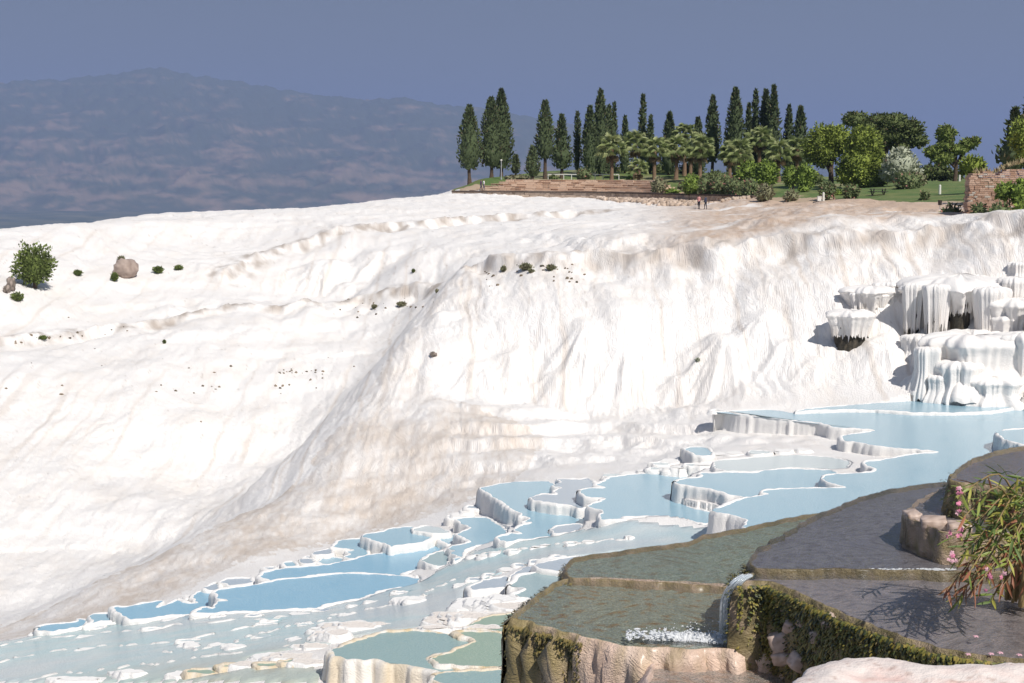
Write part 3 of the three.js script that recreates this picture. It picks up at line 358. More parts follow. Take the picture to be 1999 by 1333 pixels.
// ---------------------------------------------------------------- the valley plain and the mountains across it
{
  const n = 220, pos = [], idx = [], col = [];
  for (let j = 0; j <= n; j++) for (let i = 0; i <= n; i++) { const d = 700 * Math.pow(40, j / n), x = (i / n - .5) * 1.7 * d; pos.push(x, -330, -d); const f = fbm2(Math.round(x / 140) * .37, Math.round(d / 260) * .41, 2), m = fbm2(x * .004, d * .002, 3); const c = mix3([.06, .085, .05], [.2, .19, .11], clamp(.3 + f + .4 * m)); col.push(...c); }
  for (let j = 0; j < n; j++) for (let i = 0; i < n; i++) { const a = j * (n + 1) + i, b = a + n + 1; idx.push(a, a + 1, b, b, a + 1, b + 1); }
  struct('valley_plain', geoFrom(pos, idx, { color: [col, 3] }), new THREE.MeshStandardMaterial({ vertexColors: true, roughness: 1 }));
}
{
  const crest = [[-300, 190], [-100, 172], [0, 165], [60, 160], [140, 157], [200, 151], [270, 143], [300, 136], [325, 134], [365, 146], [410, 153], [450, 158], [550, 175], [650, 190], [720, 196], [790, 192], [850, 203], [930, 212], [1050, 232], [1150, 250], [1250, 274], [1400, 305], [1600, 325], [2000, 338]];
  const cols = 520, rows = 150, D0 = 11200, D1 = 16500, pos = [], idx = [], col = [], base = -335;
  for (let j = 0; j <= rows; j++) for (let i = 0; i <= cols; i++) {
    const px = -250 + 2200 * i / cols, d = lerp(D0, D1, j / rows), x = (px - CX) / FOCAL * d, t = (d - 11300) / 3400, up = (330 - interp(crest, px)) / FOCAL * 14600;
    const prof = t < 1 ? Math.pow(clamp(t), 1.25) : 1 - .5 * (t - 1), r = 1 - Math.abs(n2(x * .00055, d * .0006)) - .5 * Math.abs(n2(x * .0013 + 4, d * .0014)), hills = smooth(0, .12, t) * smooth(.5, .1, t);
    const y = t <= 0 ? base : base + (up - base) * prof + 170 * (r - .75) * smooth(0, .3, t) * smooth(1.02, .6, t) + hills * 90 * (1 - Math.abs(n2(x * .0016, d * .002))) + 34 * fbm2(x * .005, d * .005, 3) * smooth(0, .2, t);
    pos.push(x, y, -d);
    const bare = clamp(.2 + 1.2 * fbm2(x * .0009 + y * .003, y * .006 - x * .0003, 4) + 1.1 * fbm2(x * .0035 + y * .006, y * .014 - x * .001, 4) - .5 * smooth(.45, .9, t) + .25 * hills); col.push(...mix3([.085, .10, .065], [.45, .31, .22], bare * .52));
  }
  for (let j = 0; j < rows; j++) for (let i = 0; i < cols; i++) { const a = j * (cols + 1) + i, b = a + cols + 1; idx.push(a, a + 1, b, b, a + 1, b + 1); }
  struct('mountains', geoFrom(pos, idx, { color: [col, 3] }), new THREE.MeshStandardMaterial({ vertexColors: true, roughness: 1 }));
}

// ---------------------------------------------------------------- foliage
// a cloud of small leaf sprays: spot() gives [x, y, z, outward x, y, z]; each spray is a bent pair of faces
function sprays(count, size, colours, spot, droop = 0, slim = .5) {
  const pos = [], idx = [], col = [], o = new THREE.Vector3(), a = new THREE.Vector3(), b = new THREE.Vector3();
  for (let i = 0; i < count; i++) {
    const s = spot(i); if (!s) continue; const sz = size * rr(.6, 1.35);
    o.set(s[3] + rr(-.7, .7), s[4] + rr(-.6, .7) - droop, s[5] + rr(-.7, .7)).normalize(); a.set(rr(-1, 1), rr(-1, 1), rr(-1, 1)).cross(o).normalize(); b.crossVectors(o, a);
    const k = pos.length / 3, w = sz * slim, x = s[0], y = s[1], z = s[2], m = rnd(), c = mix3(colours[0], colours[1], m), dark = colours[2] && rnd() < (colours[3] ?? .1); const cc = dark ? colours[2] : c;
    pos.push(x - o.x * sz * .3, y - o.y * sz * .3, z - o.z * sz * .3, x + a.x * w + b.x * w * .4, y + a.y * w + b.y * w * .4, z + a.z * w + b.z * w * .4, x - a.x * w + b.x * w * .4, y - a.y * w + b.y * w * .4, z - a.z * w + b.z * w * .4, x + o.x * sz, y + o.y * sz, z + o.z * sz);
    idx.push(k, k + 1, k + 3, k, k + 3, k + 2); for (let q = 0; q < 4; q++) col.push(...cc);
  }
  const g = geoFrom(pos, idx, { color: [col, 3] }); return g;
}
const leafMat = new THREE.MeshPhysicalMaterial({ vertexColors: true, roughness: .9, transmission: .25, thickness: 0 });
const solidLeaf = new THREE.MeshStandardMaterial({ vertexColors: true, roughness: .95 });
const barkTex = dataTex(256, (u, v) => { const k = .55 + .3 * tiled(u * 1, v * .25, 6, 3) + .2 * tiled(u, v, 14, 7); return [.62 * k, .52 * k, .43 * k]; }, true);
const bark = new THREE.MeshStandardMaterial({ map: barkTex, roughness: 1 }), palmBark = new THREE.MeshStandardMaterial({ color: lin(.26, .17, .11), roughness: 1, bumpMap: travertineBump, bumpScale: .06 });
function lump(rx, ry, rz, detail, rough, freq, color, seedv = 0) {
  const g = new THREE.IcosahedronGeometry(1, detail), p = g.attributes.position, col = [];
  for (let i = 0; i < p.count; i++) { const x = p.getX(i), y = p.getY(i), z = p.getZ(i), k = 1 + rough * (n3(x * freq + seedv, y * freq, z * freq) + .5 * n3(x * freq * 2.3, y * freq * 2.3 + seedv, z * freq * 2.3)); p.setXYZ(i, x * k * rx, y * k * ry, z * k * rz); col.push(...color); }
  g.setAttribute('color', new THREE.Float32BufferAttribute(col, 3)); const m = mergeVertices(g.deleteAttribute('normal').deleteAttribute('uv')); m.computeVertexNormals(); return m;
}
function limb(points, radii, seg = 7) {
  const c = new THREE.CatmullRomCurve3(points.map((p) => new THREE.Vector3(...p))), n = Math.max(4, points.length * 3), fr = c.computeFrenetFrames(n), pos = [], idx = [], uv = [];
  for (let i = 0; i <= n; i++) { const t = i / n, p = c.getPoint(t), f = t * (radii.length - 1), k = Math.min(radii.length - 2, Math.floor(f)), r = lerp(radii[k], radii[k + 1], f - k); for (let j = 0; j <= seg; j++) { const a = j / seg * 2 * Math.PI, u = Math.cos(a) * r, v = Math.sin(a) * r; pos.push(p.x + fr.normals[i].x * u + fr.binormals[i].x * v, p.y + fr.normals[i].y * u + fr.binormals[i].y * v, p.z + fr.normals[i].z * u + fr.binormals[i].z * v); uv.push(j / seg * 2, t * 4); } }
  for (let i = 0; i < n; i++) for (let j = 0; j < seg; j++) { const a = i * (seg + 1) + j, b = a + seg + 1; idx.push(a, a + 1, b, b, a + 1, b + 1); }
  return geoFrom(pos, idx, { uv: [uv, 2] });
}
const ground = (px, d) => { const x = (px - CX) / FOCAL * d / CP, z = -d; return new THREE.Vector3(x, hillHeight(x, z), z); };
// cypress: unit height 1 from the foot of the crown to its tip, radius 1
const CYP = [[.055, .08, .034], [.105, .135, .055], [.13, .11, .06], .06];
function cypressCrown(kind) {
  reseed(900 + kind); const ragged = [.12, .22, .4, .3][kind % 4];
  const prof = (t) => { const lo = .55 + .5 * smooth(0, .22, t), q = clamp((t - .2) / .8); return kind % 4 === 1 ? lo * Math.pow(1 - q, .8) + .04 : kind % 4 === 2 ? lo * Math.pow(1 - q, .95) + .05 : kind % 4 === 3 ? (.7 + .4 * smooth(0, .3, t)) * Math.pow(1 - q * q, .7) : lo * Math.pow(1 - Math.pow(q, 1.5), .85) + .03; };
  const lumps = (a, t) => 1 + ragged * (n3(Math.cos(a) * 1.6, Math.sin(a) * 1.6, t * 11 + kind * 9) + .5 * n3(Math.cos(a) * 3.5, Math.sin(a) * 3.5, t * 24 + kind));
  return { prof, lumps };
}
// sprays are made at the tree's real size so that they do not stretch
function cypress(px, top, foot, w, d, kind, label, group = 'cypresses of the garden') {
  const p = ground(px, d), yTop = atD(px, top, d).y, yFoot = Math.max(p.y + .3, atD(px, foot, d).y), H = yTop - yFoot, R = w / 2 / FOCAL * d * 1.22, t0 = yFoot - p.y;
  const o = thing('cypress_tree', label, 'tree', [p.x, p.y - .05, p.z], 0, group), { prof, lumps } = cypressCrown(kind + Math.floor(px) % 7 * 4); reseed(Math.round(px));
  const n = Math.round(clamp(60 * H * R, 450, 4200));
  const g = sprays(n, .42, CYP, () => { const t = Math.pow(rnd(), .8), a = rnd() * 6.283, f = Math.pow(rnd(), .3), r = R * prof(t) * lumps(a, t) * f + .06; return [Math.cos(a) * r, t0 + t * H, Math.sin(a) * r, Math.cos(a) * .8, 1.0, Math.sin(a) * .8]; }, 0, .38);
  const core = new THREE.LatheGeometry(Array.from({ length: 14 }, (_, i) => new THREE.Vector2(Math.max(.01, R * .72 * prof(i / 13)), t0 + H * (.02 + .93 * i / 13))), 10), cp = core.attributes.position, cc = [];
  for (let i = 0; i < cp.count; i++) { const a = Math.atan2(cp.getZ(i), cp.getX(i)), t = (cp.getY(i) - t0) / H, k = lumps(a, t); cp.setX(i, cp.getX(i) * k); cp.setZ(i, cp.getZ(i) * k); cc.push(.07, .097, .04); }
  core.setAttribute('color', new THREE.Float32BufferAttribute(cc, 3)); core.deleteAttribute('uv'); core.computeVertexNormals(); g.computeVertexNormals();
  part('crown', mergeGeometries([g, core]), solidLeaf, o);
  const lean = rr(-.15, .15); part('trunk', limb([[0, -.2, 0], [lean * .4, t0 * .5, 0], [lean, t0 + H * .15, 0], [0, t0 + H * .5, 0]], [Math.min(.34, R * .22) * 1.3, Math.min(.3, R * .2), Math.min(.26, R * .18), .06]), bark, o);
  return o;
}

// ---------------------------------------------------------------- the garden on the plateau
for (const [px, top, foot, w, d, k, label] of [
  [918, 206, 331, 40, 246, 0, 'leftmost dark cypress with bare trunk at the plateau edge'], [960, 190, 326, 46, 249, 1, 'broad cypress joined to a taller one, second from the plateau edge'], [979, 174, 331, 40, 252, 0, 'tallest cypress of the left pair above the brick steps'],
  [1063, 196, 311, 32, 247, 0, 'cypress with a long pale bare trunk above the middle of the steps'], [1095, 223, 331, 33, 252, 2, 'loose ragged cypress right of the one with the pale trunk'], [1125, 217, 333, 11, 258, 3, 'very slim cypress between a ragged one and the dense central clump'],
  [1149, 206, 340, 28, 254, 0, 'left shoulder of the dense central cypress clump'], [1169, 174, 340, 31, 257, 0, 'tallest cypress of the dense central clump'], [1185, 205, 340, 15, 260, 3, 'short slim cypress at the right of the central clump'], [1195, 200, 340, 11, 263, 3, 'thin spire of a cypress right of the central clump'],
  [1216, 226, 340, 19, 262, 2, 'small ragged cypress behind the tallest left palm'], [1250, 184, 340, 13, 264, 3, 'isolated slender spire rising highest between the palms'], [1265, 225, 340, 19, 262, 2, 'small cypress just right of the isolated slender spire'],
  [1301, 219, 340, 31, 258, 1, 'broad pointed cypress behind the middle palms'], [1356, 229, 340, 27, 262, 1, 'half hidden cypress behind two palm crowns'], [1384, 186, 318, 26, 254, 0, 'tall narrow cypress with thin trunk right of the middle palms'],
  [1427, 172, 340, 37, 248, 0, 'broad dense cypress, leftmost of the right hand clump'], [1453, 201, 340, 19, 256, 2, 'short ragged cypress inside the right hand clump'], [1466, 175, 340, 14, 259, 3, 'slim cypress with a blunt tip in the right hand clump'], [1485, 174, 340, 34, 255, 1, 'pointed cypress left of the tallest in the right hand clump'], [1500, 166, 340, 31, 252, 2, 'tallest ragged cypress with bent tip in the right hand clump'],
  [1530, 205, 340, 19, 256, 0, 'narrow cypress between the ragged tallest and the last of the clump'], [1552, 208, 340, 36, 250, 2, 'last cypress of the right hand clump beside the round pine'],
  [1007, 303, 338, 11, 244, 0, 'tiny young cypress by the low hedge'], [1039, 286, 344, 22, 243, 0, 'young cypress between the low hedge and the pale trunk']]) cypress(px, top, foot, w, d, k, label);
cypress(1963, 212, 335, 46, 136, 2, 'big ragged dark cypress behind the brick ruin', 'cypresses behind the ruin');
cypress(1988, 183, 330, 26, 140, 2, 'spiky tall cypress at the right picture edge behind the ruin', 'cypresses behind the ruin');

// fan palms: trunk, skirt of dead leaves, fronds one by one
const frondMat = new THREE.MeshPhysicalMaterial({ color: lin(.34, .40, .16), roughness: .7, transmission: .2, thickness: 0 }), frondMat2 = new THREE.MeshPhysicalMaterial({ color: lin(.46, .50, .24), roughness: .7, transmission: .2, thickness: 0 }), deadMat = new THREE.MeshStandardMaterial({ color: lin(.33, .25, .14), roughness: 1 });
const frondGeo = (() => { const pos = [], idx = []; const q = (a, b, c) => { const k = pos.length / 3; pos.push(...a, ...b, ...c); idx.push(k, k + 1, k + 2); };
  q([-.02, 0, 0], [.02, 0, 0], [0, .1, .52]); q([0, -.03, 0], [0, .03, 0], [0, .1, .52]);
  for (let i = 0; i < 13; i++) { const a = (i - 6) / 6 * 1.35, l = .52 * (1 - .12 * Math.abs(a)), c = Math.cos(a), s = Math.sin(a), bx = 0, by = .1, bz = .5; const tip = [bx + s * l, by + .06 - .32 * l - .12 * a * a, bz + c * l], m = (da, up) => [bx + Math.sin(a + da) * l * .55, by + .05 + up, bz + Math.cos(a + da) * l * .55]; q([bx, by, bz], m(-.12, 0), tip); q([bx, by, bz], tip, m(.12, .02)); }
  return geoFrom(pos, idx); })();
function palm(px, crown, r, base, d, label, n = 26) {
  const p = ground(px, d), yc = atD(px, crown, d).y, R = r / FOCAL * d * 1.25, H = Math.max(.8, yc - p.y); reseed(px * 3);
  const o = thing('fan_palm', label, 'palm tree', [p.x, p.y - .05, p.z], rnd() * 6, 'fan palms of the garden');
  part('trunk', limb([[0, -.2, 0], [rr(-.1, .1), H * .4, rr(-.1, .1)], [0, H, 0]], [.46, .33, .3, .36], 9), palmBark, o);
  for (let i = 0; i < n; i++) { const f = part('frond', frondGeo, i % 3 ? frondMat : frondMat2, o); f.position.set(0, H - .15, 0); f.rotation.order = 'YXZ'; f.rotation.y = i * 2.4; f.rotation.x = lerp(-1.35, .55, Math.pow(i / n, .85)) + rr(-.12, .12); f.rotation.z = rr(-.3, .3); f.scale.setScalar(R * rr(.85, 1.1)); }
  for (let i = 0; i < 7; i++) { const f = part('dead_frond', frondGeo, deadMat, o); f.position.set(0, H - .35, 0); f.rotation.order = 'YXZ'; f.rotation.y = i * .9 + .3; f.rotation.x = rr(.95, 1.3); f.scale.setScalar(R * rr(.6, .8)); }
}
for (const a of [[1191, 290, 28, 352, 240, 'foremost fan palm with thick trunk behind the white flowering bush'], [1236, 282, 26, 350, 250, 'fan palm second from the left, half behind the foremost one'], [1274, 293, 25, 352, 238, 'fan palm with visible brown trunk left of the grey shrub'], [1315, 291, 26, 352, 246, 'fan palm between the brown trunk palm and the highest palm'], [1331, 262, 22, 352, 256, 'highest fan palm in front of the half hidden cypress'], [1361, 291, 28, 352, 238, 'fan palm with tall bare trunk behind the red oleanders'], [1343, 296, 22, 352, 250, 'fan palm squeezed behind the tall bare trunk'], [1243, 329, 20, 352, 236, 'short bushy fan palm low beside the steps', 20],
  [1419, 300, 24, 352, 240, 'fan palm at the left foot of the broad dense cypress'], [1436, 298, 26, 352, 232, 'fan palm in front of the broad dense cypress'], [1475, 273, 26, 352, 238, 'highest fan palm of the right hand clump'], [1513, 299, 26, 352, 234, 'fan palm above the round clipped bushes'], [1547, 291, 24, 352, 240, 'rightmost fan palm next to the last cypress']]) palm(...a);

// broad crowns made of clumps: list of [px, py, half width px, half height px]
function broadTree(name, label, cat, px, base, d, blobs, colours, trunkR, leaf, dens = 1, group, dark = mix3(colours[0], colours[1], .5)) {
  const p = ground(px, d); reseed(px * 7 + 1); const o = thing(name, label, cat, [p.x, p.y - .05, p.z], 0, group), gs = [], cores = [];
  const bl = blobs.map(([bx, by, rx, ry]) => { const c = atD(bx, by, d); return [c.x - p.x, c.y - p.y, rr(-.4, .4) * rx / FOCAL * d, rx / FOCAL * d, ry / FOCAL * d]; });
  for (const [x, y, z, rx, ry] of bl) {
    const n = Math.round(clamp(80 * dens * rx * ry / leaf / leaf * .5, 60, 3800));
    gs.push(sprays(n, leaf, colours, () => { const u = rr(-1, 1), a = rnd() * 6.283, s = Math.sqrt(1 - u * u), q = 1 + .2 * n3(s * Math.cos(a) * 2 + x, u * 2 + y, s * Math.sin(a) * 2) + .12 * n3(s * Math.cos(a) * 5 + x, u * 5, s * Math.sin(a) * 5 + y), f = Math.pow(rnd(), .28) * q; return [x + rx * s * Math.cos(a) * f, y + ry * u * f, z + rx * .9 * s * Math.sin(a) * f, s * Math.cos(a), u, s * Math.sin(a)]; }, 0, .42));
    const c = lump(rx * .78, ry * .78, rx * .7, 2, .2, 1.7, dark, x); c.translate(x, y, z); cores.push(c);
  }
  part('crown', mergeGeometries([...gs, ...cores.map((c) => (c.index ? c : c))]), solidLeaf, o);
  if (trunkR) { const ls = [limb([[0, -.3, 0], [rr(-.2, .2), bl[0][1] * .4, 0], [bl[0][0] * .6, bl[0][1], bl[0][2]]], [trunkR * 1.25, trunkR, trunkR * .6])]; for (const b of bl.slice(1)) ls.push(limb([[0, bl[0][1] * .3, 0], [b[0] * .5, lerp(bl[0][1] * .3, b[1], .6), b[2] * .5], [b[0], b[1], b[2]]], [trunkR * .7, trunkR * .45, trunkR * .2], 5)); part('trunk', mergeGeometries(ls), bark, o); }
  return o;
}
const PINE = [[.145, .195, .035], [.29, .345, .06], [.10, .13, .035], .2], DARKPINE = [[.07, .10, .035], [.15, .18, .055], [.16, .12, .06], .06], OLIVE = [[.30, .33, .24], [.46, .48, .37], [.2, .21, .14], .15], BUSH = [[.12, .18, .035], [.26, .35, .06], [.09, .13, .035], .2], SCRUB = [[.085, .12, .03], [.19, .24, .06], [.07, .08, .03], .15], OLEA = [[.10, .14, .06], [.2, .235, .10], [.5, .24, .2], .09], GREYB = [[.15, .16, .085], [.28, .27, .16], [.16, .11, .08], .1];
broadTree('umbrella_pine', 'wide dark pine rising behind the two round pines', 'tree', 1715, 370, 236, [[1735, 262, 42, 24], [1668, 234, 26, 16], [1692, 248, 22, 16], [1715, 236, 22, 15], [1745, 240, 30, 19], [1778, 252, 24, 20], [1790, 274, 20, 14], [1716, 276, 26, 16], [1755, 284, 24, 12]], DARKPINE, .45, .34, 1);
broadTree('round_pine', 'left round crowned pine, smooth yellow green dome', 'tree', 1614, 372, 205, [[1613, 284, 40, 41], [1596, 292, 23, 28], [1630, 270, 26, 26]], PINE, .35, .3, 1, 'round pines');
broadTree('round_pine', 'right round crowned pine with foliage hanging to the lawn', 'tree', 1680, 378, 198, [[1688, 292, 36, 44], [1676, 322, 34, 36], [1704, 320, 22, 34], [1660, 336, 28, 26], [1700, 352, 24, 22], [1684, 270, 26, 24]], PINE, .35, .3, 1, 'round pines');
broadTree('olive_tree', 'silvery grey olive right of the round pines', 'tree', 1757, 372, 194, [[1758, 322, 34, 30], [1742, 336, 22, 20], [1776, 338, 24, 18], [1758, 300, 20, 15]], OLIVE, .22, .34, .6);
broadTree('pine_tree', 'open pine with bare trunk standing on the right lawn', 'tree', 1852, 358, 225, [[1846, 262, 20, 19], [1842, 284, 18, 12], [1892, 280, 19, 12], [1822, 296, 19, 12], [1868, 292, 20, 10], [1838, 308, 22, 14], [1905, 274, 10, 8]], [[.1, .14, .035], [.22, .27, .06], [.16, .11, .05], .06], .3, .32, 1);
broadTree('shrub', 'dark low shrubbery below the open pine', 'bush', 1840, 356, 232, [[1836, 336, 24, 16], [1812, 336, 18, 14], [1858, 342, 18, 10], [1800, 346, 12, 10]], DARKPINE, 0, .4);
broadTree('round_pine', 'small round topped tree between the open pine and the ruin', 'tree', 1894, 372, 160, [[1895, 322, 24, 19], [1888, 330, 16, 13]], PINE, .16, .36, 1, 'round pines');
broadTree('shrub', 'tall olive green shrub at the right picture edge above the ruin', 'bush', 1995, 330, 128, [[1996, 262, 24, 30], [2010, 290, 26, 32]], PINE, .15, .3);
broadTree('clipped_bush', 'yellow green round bush behind the left oleanders', 'bush', 1466, 362, 214, [[1464, 334, 22, 18], [1450, 342, 14, 12]], BUSH, 0, .34, 1, 'clipped bushes');
broadTree('clipped_bush', 'larger yellow green round bush beside the palms', 'bush', 1496, 366, 208, [[1496, 337, 22, 24], [1490, 350, 20, 16]], BUSH, 0, .34, 1, 'clipped bushes');
broadTree('clipped_bush', 'small round clipped bush left of its darker twin', 'bush', 1544, 366, 200, [[1543, 343, 15, 20]], BUSH, .08, .32, 1, 'clipped bushes');
broadTree('clipped_bush', 'darker egg shaped clipped bush right of its small twin', 'bush', 1572, 371, 195, [[1573, 344, 20, 25]], BUSH, .1, .32, 1, 'clipped bushes');
for (const [px, py, rx, ry, d, pal, label] of [[1140, 341, 14, 14, 238, OLEA, 'round bush with white blossoms above the steps'], [1287, 361, 15, 16, 214, GREYB, 'grey green shrub at the right end of the steps'], [1313, 373, 14, 6, 210, BUSH, 'low bright green shrub beside the white flowering oleander'], [1351, 360, 17, 21, 205, BUSH, 'dark oleander with white flowers by the garden wall'], [1330, 362, 7, 7, 208, OLEA, 'small pink flowering oleander left of the dark one'], [1378, 362, 16, 20, 203, OLEA, 'reddish oleander just right of the white flowering one'], [1404, 360, 18, 22, 201, OLEA, 'dense reddish oleander in the middle of the wall hedge'], [1432, 364, 18, 19, 199, OLEA, 'brownish oleander at the right end of the wall hedge'],
  [1464, 368, 17, 19, 194, OLEA, 'oleander at the end of the garden wall'], [1494, 376, 17, 18, 180, GREYB, 'round grey green oleander at the edge of the sand'], [1544, 383, 14, 11, 176, GREYB, 'low shrub alone on the sand edge'], [1617, 371, 17, 16, 172, OLEA, 'round oleander under the left round pine'], [1662, 373, 17, 15, 170, OLEA, 'round oleander beside the picnic table'], [1775, 357, 25, 20, 180, OLEA, 'wide pinkish oleander below the olive'], [1790, 352, 16, 16, 186, GREYB, 'dry olive coloured shrub behind the wide oleander'], [1806, 382, 8, 12, 152, OLEA, 'slim small oleander standing alone on the lawn'], [1857, 424, 23, 25, 113, OLEA, 'large oleander at the left corner of the ruin'], [1813, 437, 7, 6, 108, GREYB, 'tiny shrub on the bare slope left of the large oleander'],
  [1912, 412, 13, 19, 108, OLEA, 'small oleander against the ruin wall'], [1950, 414, 20, 20, 106, OLEA, 'oleander with bare twigs in front of the ruin wall'], [1962, 372, 18, 17, 107, BUSH, 'young tree crown in front of the ruin wall'], [1990, 375, 16, 26, 106, BUSH, 'dark leafy tree at the right picture edge before the ruin'], [1991, 412, 14, 22, 105, BUSH, 'low dark bush under the tree at the right picture edge'], [1936, 446, 7, 6, 102, GREYB, 'tiny shrub on the scarp below the ruin'],
  [1010, 346, 25, 5, 243, GREYB, 'low brownish hedge on the top of the steps'], [1080, 347, 9, 6, 243, DARKPINE, 'small dark bush behind the white railing'], [1230, 350, 7, 6, 238, BUSH, 'small bush between the railing and the short palm'], [1570, 368, 12, 5, 186, BUSH, 'low green ground shrub on the lawn'], [1640, 376, 30, 6, 178, BUSH, 'low hedge between the two round oleanders'], [1720, 350, 18, 10, 200, BUSH, 'green thicket behind the picnic table'], [1590, 348, 16, 12, 215, DARKPINE, 'shaded thicket left under the left round pine'], [1400, 345, 22, 12, 225, DARKPINE, 'dark thicket behind the wall hedge'], [1290, 334, 30, 14, 266, DARKPINE, 'dark thicket behind the trunks of the middle palms'], [1215, 336, 24, 12, 268, DARKPINE, 'dark thicket behind the foremost palm'], [1350, 332, 26, 16, 266, DARKPINE, 'dark thicket behind the highest palm'], [1470, 326, 40, 20, 264, DARKPINE, 'dark thicket behind the right hand palms']])
  broadTree('oleander_bush', label, 'bush', px, 0, d, [[px, py, rx, ry], [px - rx * .35, py + ry * .3, rx * .6, ry * .6]], pal, .05,   .2 + d / 2200, .8, 'bushes of the garden');

// ---------------------------------------------------------------- placing on the hill: where a line of sight of the survey meets the ground
function hit(px, py, d0 = 45, d1 = 260) { let last = d0; for (let d = d0; d < d1; d += .8) { const p = atD(px, py, d); if (hillHeight(p.x, p.z) > p.y) { let a = last, b = d; for (let k = 0; k < 10; k++) { const m = (a + b) / 2, q = atD(px, py, m); hillHeight(q.x, q.z) > q.y ? b = m : a = m; } return atD(px, py, b); } last = d; } return atD(px, py, d1); }
const colouredStone = new THREE.MeshStandardMaterial({ vertexColors: true, roughness: .95, bumpMap: travertineBump, bumpScale: .03 });
const box = (w, h, d, x = 0, y = 0, z = 0, ry = 0) => { const g = new THREE.BoxGeometry(w, h, d); if (ry) g.rotateY(ry); g.translate(x, y, z); return g; };
const tint = (g, fn) => { const p = g.attributes.position, c = []; for (let i = 0; i < p.count; i++) c.push(...fn(p.getX(i), p.getY(i), p.getZ(i))); g.setAttribute('color', new THREE.Float32BufferAttribute(c, 3)); return g; };
// rows of roughly squared stones along a line in plan, merged: one course
function course(line, y, h, depth, len, col, jitter = .03) {
  const gs = [], c = new THREE.CatmullRomCurve3(line), L = c.getLength(); let s = 0;
  while (s < L) { const l = len * rr(.6, 1.4), a = c.getPointAt(Math.min(1, s / L)), b = c.getPointAt(Math.min(1, (s + l) / L)); const g = box(a.distanceTo(b) * .96, h * rr(.88, .97), depth * rr(.85, 1.1), 0, 0, 0, -Math.atan2(b.z - a.z, b.x - a.x)); g.translate((a.x + b.x) / 2 + rr(-jitter, jitter), y + h / 2, (a.z + b.z) / 2 + rr(-jitter, jitter)); const k = col(); tint(g, () => k); gs.push(g); s += l; }
  return gs;
}
// ---- stone steps
{
  reseed(5); const o = thing('stone_steps', 'long orange stone seating steps along the front of the garden', 'steps');
  const base = [[912, 237], [1000, 232.5], [1090, 229], [1180, 225], [1250, 220], [1330, 212]];
  for (let k = 0; k < 6; k++) {
    const pts = base.map(([px, d], i) => { const q = clamp(px, 922 + 14 * k, 1325 - 8 * k), p = atD(q, 370, interp(base, q) + 1.2 + 1.5 * k); return new THREE.Vector3(p.x, 0, p.z); }).filter((p, i, a) => i === 0 || p.distanceTo(a[i - 1]) > .5);
    const g = course(pts, -3.75 + .33 * k, .31, 1.8, 1.6, () => mix3([.55, .37, .26], [.68, .52, .40], rnd()), .02);
    const cap = course(pts, -3.45 + .33 * k, .05, 1.9, 2.2, () => mix3([.62, .44, .32], [.75, .6, .47], rnd()), .01);
    part('step', mergeGeometries([...g, ...cap]), colouredStone, o);
  }
}
// ---- garden wall with its dark coping, and the rubble below it
{
  reseed(6); const o = thing('retaining_wall', 'low tan stone wall with dark coping below the garden', 'wall');
  const line = [[884, 236], [902, 235], [1000, 230.5], [1090, 227], [1180, 222.5], [1290, 211.5], [1370, 203], [1450, 195.5], [1475, 191]].map(([px, d]) => { const p = atD(px, 370, d); return new THREE.Vector3(p.x, 0, p.z); });
  const gs = []; for (let k = 0; k < 4; k++) gs.push(...course(line, -5.0 + .32 * k, .34, .7, .8, () => mix3([.40, .30, .23], [.62, .49, .39], rnd()), .05)); part('stonework', mergeGeometries(gs), colouredStone, o).userData.kind = 'stuff';
  part('coping', mergeGeometries(course(line, -3.74, .24, .95, 3, () => mix3([.075, .055, .045], [.13, .1, .08], rnd()), .01)), colouredStone, o);
  const g = lump(.3, .22, .3, 1, .25, 1.3, [1, 1, 1], 4), m = new THREE.InstancedMesh(g, new THREE.MeshStandardMaterial({ roughness: 1 }), 1500), M = new THREE.Matrix4(), Q = new THREE.Quaternion(), E = new THREE.Euler();
  for (let i = 0; i < 1500; i++) { const px = 1165 + 290 * Math.pow(rnd(), .8), d = interp([[1165, 222], [1290, 210.5], [1370, 202], [1450, 194.5], [1480, 190]], px) - rr(0, 1) * rr(1, 9) * smooth(1150, 1260, px) - .6, p = ground(px, d), k = rr(.5, 1.5); M.compose(new THREE.Vector3(p.x, p.y + .08, p.z), Q.setFromEuler(E.set(rr(0, 6), rr(0, 6), rr(0, 6))), new THREE.Vector3(k, k, k)); m.setMatrixAt(i, M); m.setColorAt(i, lin(...mix3([.36, .27, .2], [.66, .53, .43], rnd()))); }
  m.name = 'rubble_slope'; m.userData = { kind: 'stuff', label: 'tan rubble stones heaped below the garden wall', category: 'rubble' }; m.castShadow = m.receiveShadow = true; scene.add(m);
}
// ---- white railing, pillar, posts, box, table, lamps, bin
const white = new THREE.MeshStandardMaterial({ color: lin(.75, .73, .68), roughness: .6 }), darkWood = new THREE.MeshStandardMaterial({ color: lin(.05, .04, .035), roughness: .8 }), steel = new THREE.MeshStandardMaterial({ color: lin(.55, .56, .57), roughness: .4, metalness: .6 });
{
  const o = thing('garden_railing', 'white horizontal railing on posts behind the steps', 'railing'), a = atD(1070, 340, 244), b = atD(1208, 341, 241), n = 9, ry = -Math.atan2(b.z - a.z, b.x - a.x), L = a.distanceTo(b);
  part('top_rail', new THREE.BoxGeometry(L, .16, .14).rotateY(ry).translate((a.x + b.x) / 2, (a.y + b.y) / 2, (a.z + b.z) / 2), white, o);
  for (let i = 0; i <= n; i++) { const p = a.clone().lerp(b, i / n), y = hillHeight(p.x, p.z); part('post', new THREE.CylinderGeometry(.07, .08, p.y - y + .1, 8).translate(p.x, (p.y + y) / 2 - .05, p.z), white, o); }
}
